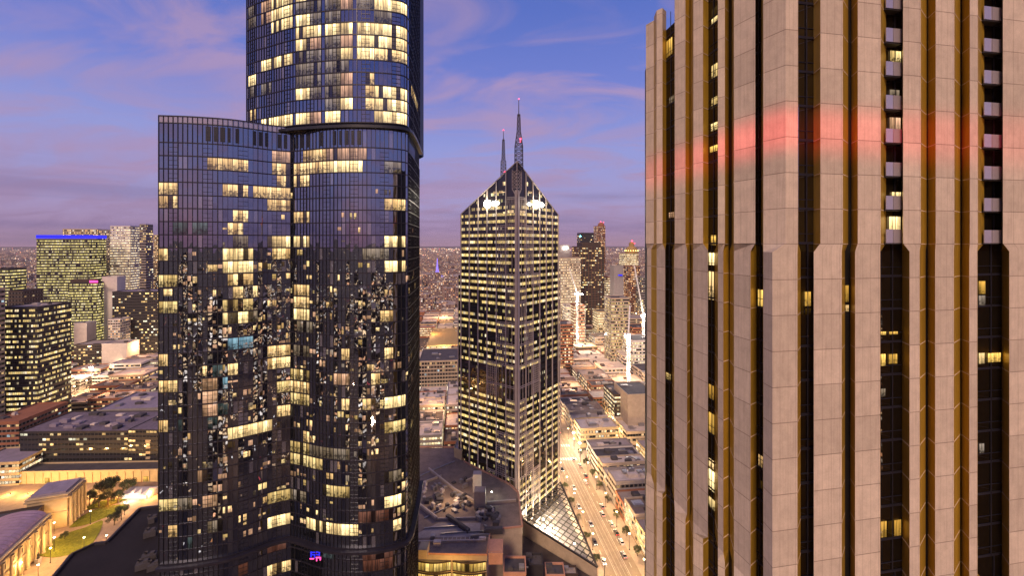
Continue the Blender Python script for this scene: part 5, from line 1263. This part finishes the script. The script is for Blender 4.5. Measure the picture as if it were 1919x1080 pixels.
def make_car(paint, label):
    t = thing('car', label, 'car', (0, 0, 0), 'cars on the avenue')
    b = MB(); sec = [(-2.2, .35, .75), (-2.1, .3, .95), (-1.0, .28, 1.0), (.9, .28, .98), (2.0, .3, .85), (2.2, .38, .7)]
    for (y0, a0, t0), (y1, a1, t1) in zip(sec[:-1], sec[1:]):
        for s in (-1, 1): b.quad([(s*.88, y0, a0), (s*.88, y1, a1), (s*.9, y1, t1), (s*.9, y0, t0)])
        b.quad([(-.9, y0, t0), (.9, y0, t0), (.9, y1, t1), (-.9, y1, t1)]); b.quad([(-.88, y0, a0), (.88, y0, a0), (.88, y1, a1), (-.88, y1, a1)])
    b.quad([(-.88, -2.2, .35), (.88, -2.2, .35), (.9, -2.2, .75), (-.9, -2.2, .75)]); b.quad([(-.88, 2.2, .38), (.88, 2.2, .38), (.9, 2.2, .7), (-.9, 2.2, .7)])
    b.quad([(-.66, -1.1, 1.45), (.66, -1.1, 1.45), (.66, .35, 1.45), (-.66, .35, 1.45)]); b.build('body', paint, t)
    b = MB(); lo = [(-.84, -1.8, .97), (.84, -1.8, .97), (.84, 1.1, .97), (-.84, 1.1, .97)]; hi = [(-.66, -1.1, 1.44), (.66, -1.1, 1.44), (.66, .35, 1.44), (-.66, .35, 1.44)]
    for k in range(4): b.quad([lo[k], lo[(k+1) % 4], hi[(k+1) % 4], hi[k]])
    b.build('window', 'black_glass', t)
    for s in (-1, 1):
        for yy in (-1.35, 1.35):
            b = MB(); 
            for q in range(10):
                a, c = 2*math.pi*q/10, 2*math.pi*(q+1)/10
                b.quad([(s*.92, yy, .33), (s*.92, yy+.33*math.cos(a), .33+.33*math.sin(a)), (s*.92, yy+.33*math.cos(c), .33+.33*math.sin(c))])
                b.quad([(s*.92, yy+.33*math.cos(a), .33+.33*math.sin(a)), (s*.7, yy+.33*math.cos(a), .33+.33*math.sin(a)), (s*.7, yy+.33*math.cos(c), .33+.33*math.sin(c)), (s*.92, yy+.33*math.cos(c), .33+.33*math.sin(c))])
            b.build('wheel', 'tyre', t)
        b = MB(); b.box((s*.6, 2.2, .66), (.4, .12, .2)); b.build('headlight', 'headlight', t)
        b = MB(); b.box((s*.62, -2.2, .74), (.4, .12, .18)); b.build('tail_light', 'taillight', t)
    return t
protos = [(make_car(m_, 'x'), n_) for m_, n_ in (('car_white', 'white'), ('car_dark', 'black'), ('car_silver', 'silver'), ('car_silver', 'grey'))]
usedc = set(); th = math.atan2(RS, 1)
spots = [(44.0, 201, 1), (44.0, 214, 1), (46.2, 228, 1), (44.0, 243, 1), (46.2, 262, 1), (44.0, 283, 1), (46.2, 325, 1), (55.2, 205, 0), (57.4, 214, 0), (57.4, 221, 0), (55.2, 236, 0), (57.4, 243, 0), (55.2, 268, 0), (57.4, 275, 0), (57.4, 288, 0), (55.0, 296, 0), (55.2, 340, 0), (46.2, 352, 1), (55.2, 362, 0), (44.0, 385, 1), (57.4, 228, 0)]
for k, (xl, Y, d) in enumerate(spots):
    src, cn = protos[k % 4]; x = road_x(xl, Y); rz = th+(math.pi if d else 0)
    lb = '%s car, %s from the front in the %s lanes of the avenue' % (cn, ORD[sum(1 for q in spots if q[2] == d and q[1] <= Y)-1], 'left' if d else 'right')
    if k % 4 not in usedc: src.location = (x, Y, .02); src.rotation_euler = (0, 0, rz); src['label'] = lb; usedc.add(k % 4)
    else: copy_tree(src, (x, Y, .02), rz, lb)
for k in range(8):
    Y = 205+k*14; x = road_x(61.8, Y); o = copy_tree(tq, (x, Y, .14), k*1.3, '%s street tree from the front on the right pavement of the avenue' % ORD[k], .55); o['group'] = 'street trees on the avenue'
for k in range(9):
    Y = 200+k*15; x = road_x(40.2, Y); o = copy_tree(tp, (x, Y, .14), k*1.9, '%s street tree from the front on the left pavement of the avenue' % ORD[k], .42); o['group'] = 'street trees on the avenue'

# ------------------------------------------------------------------ far city to the horizon
rnd = random.Random(99)
b = MB(); n = 0
while n < 5200:
    d = 10**rnd.uniform(math.log10(850), math.log10(9000)); px = rnd.choice((rnd.uniform(-120, 310), rnd.uniform(780, 872), rnd.uniform(1040, 1225), rnd.uniform(1040, 1225)))
    x, y = XY(px, d)
    s = 9+d*.009; h = rnd.uniform(5, 12)+(rnd.random()**6)*(45 if d < 3500 else 25); b.prism([(x-s*rnd.uniform(.3, 1), y-s*.5), (x+s*rnd.uniform(.3, 1), y-s*.5), (x+s*.6, y+s*.5), (x-s*.6, y+s*.5)], 0, h, 0, top=1, fh=4, u0=rnd.randint(0, 500)*5); n += 1
tag(b.build('distant_suburbs', ['win_far', 'roof_grey']), 'mass of far low suburban roofs and blocks running to the horizon', 'suburbs', kind='stuff')
b = MB()
for k in range(1500):
    d = rnd.uniform(330, 900); px = rnd.choice((rnd.uniform(-60, 305), rnd.uniform(785, 870), rnd.uniform(1040, 1225), rnd.uniform(1040, 1225))); x, y = XY(px, d)
    b.octa((x, y, rnd.uniform(3, 11)), rnd.uniform(.18, .42), rnd.choices((0, 1, 2, 3), (50, 30, 4, 16))[0])
for k in range(15000):
    front = k < 10500
    dl = 1.5+155*rnd.random()**1.9; d = 150*F/dl
    if front: px = rnd.choice((rnd.uniform(-120, 310), rnd.uniform(780, 872), rnd.uniform(1040, 1225))); x, y = XY(px, d)
    else:
        a = rnd.uniform(0, 2*math.pi); x, y = d*math.cos(a), d*math.sin(a)
        if y > 0 and abs(x/y) < 1.3: continue
    if d > 15000 or d < 620: continue
    r_ = d*rnd.uniform(.00035, .0009)*(1.5 if rnd.random() < .08 else 1)
    b.octa((x, y, rnd.uniform(6, 16)), r_, rnd.choices((0, 1, 2, 3), (55, 22, 5, 18))[0])
tag(b.build('distant_lights', ['far_warm', 'far_white', 'far_red', 'far_orange']), 'countless far street and window lights out to the horizon', 'city lights', kind='stuff')
# city behind the viewpoint (mirrored in the glass)
for k in range(120):
    a = rnd.uniform(math.pi*1.02, math.pi*1.98); d = 60+rnd.random()**.8*900; x, y = d*math.cos(a), d*math.sin(a)*1.0-25
    w_, l_ = rnd.uniform(14, 34), rnd.uniform(14, 34); h = rnd.uniform(12, 60) if rnd.random() < .68 else rnd.uniform(60, 150)
    if math.hypot(x, y) < 70: h = min(h, 90)
    b = MB(); b.prism([(x-w_/2, y-l_/2), (x+w_/2, y-l_/2), (x+w_/2, y+l_/2), (x-w_/2, y+l_/2)], 0, h, 0, top=1, fh=3.6, u0=rnd.randint(0, 99)*7)
    tag(b.build('city_block', ['win_mirror', 'roof_grey']), 'city block behind the viewpoint, seen only as a reflection', 'building', 'blocks behind the viewpoint')
b = MB()
for k in range(6000):
    a = rnd.uniform(math.pi, 2*math.pi); d = 50+rnd.random()**.7*1400; x, y = d*math.cos(a), d*math.sin(a)
    b.octa((x, y, rnd.uniform(4, 12)), rnd.uniform(.3, 1.0), rnd.choices((0, 1, 2, 3), (45, 25, 10, 20))[0])
tag(b.build('street_lights_behind', ['far_warm', 'far_white', 'far_red', 'far_orange']), 'scattered street lights behind the viewpoint, seen as reflections', 'city lights', kind='stuff')

for k in range(10):
    light('added_warm_fill', (-190+k*42+rnd.uniform(-9, 9), -60-rnd.uniform(0, 240), 26), 45000, (1, .55, .25), 1.0)  # fill lights without fixtures, added to warm the mirrored facades and roofs
for px, d in [(820, 340), (835, 520), (810, 640), (830, 760), (815, 900), (1075, 420), (1110, 470), (1165, 430), (1190, 380), (1130, 560), (1180, 600), (1065, 620), (1100, 720), (1160, 760), (1200, 820), (1080, 880), (1150, 960),
              (280, 380), (240, 430), (265, 520), (200, 640), (250, 640), (160, 640), (280, 700), (110, 480), (30, 640), (20, 420), (60, 800), (190, 380)]:
    x, y = XY(px, d); light('added_warm_fill', (x, y, 26), 26000*(d/450)**1.3, (1, .52, .22), 1.2)  # more added fill, floating above the low roofs to warm the city
# ------------------------------------------------------------------ red beam washing across the concrete tower
d_ = bpy.data.lights.new('red_beam', 'SPOT'); d_.energy = 150000; d_.color = (1, .03, .06); d_.spot_size = R(110); d_.spot_blend = 1.0; d_.shadow_soft_size = .05
o = bpy.data.objects.new('red_beam', d_); col.objects.link(o); o.location = (-2, -6, 160.3)
o.rotation_euler = Vector((.62, .78, 0)).to_track_quat('-Z', 'Y').to_euler(); o.scale = (1, .042, 1)

for o in sc.objects:
    if 'label' in o and o.parent is None and len(o['label'].replace('-', ' ').split()) > 16: print('LONG', o['label'])

m, t_ = newmat('haze_air')
v_ = t_.new('ShaderNodeVolumePrincipled'); v_.inputs['Color'].default_value = (.95, .80, .80, 1); v_.inputs['Density'].default_value = .000035
t_.l.new(v_.outputs[0], t_.out.inputs['Volume'])
b = MB(); b.box((0, 7350, 170), (24000, 15300, 342)); h = b.build('haze', 'haze_air'); tag(h, kind='stuff'); h['label'] = 'thin evening haze over the city'; h['category'] = 'haze'
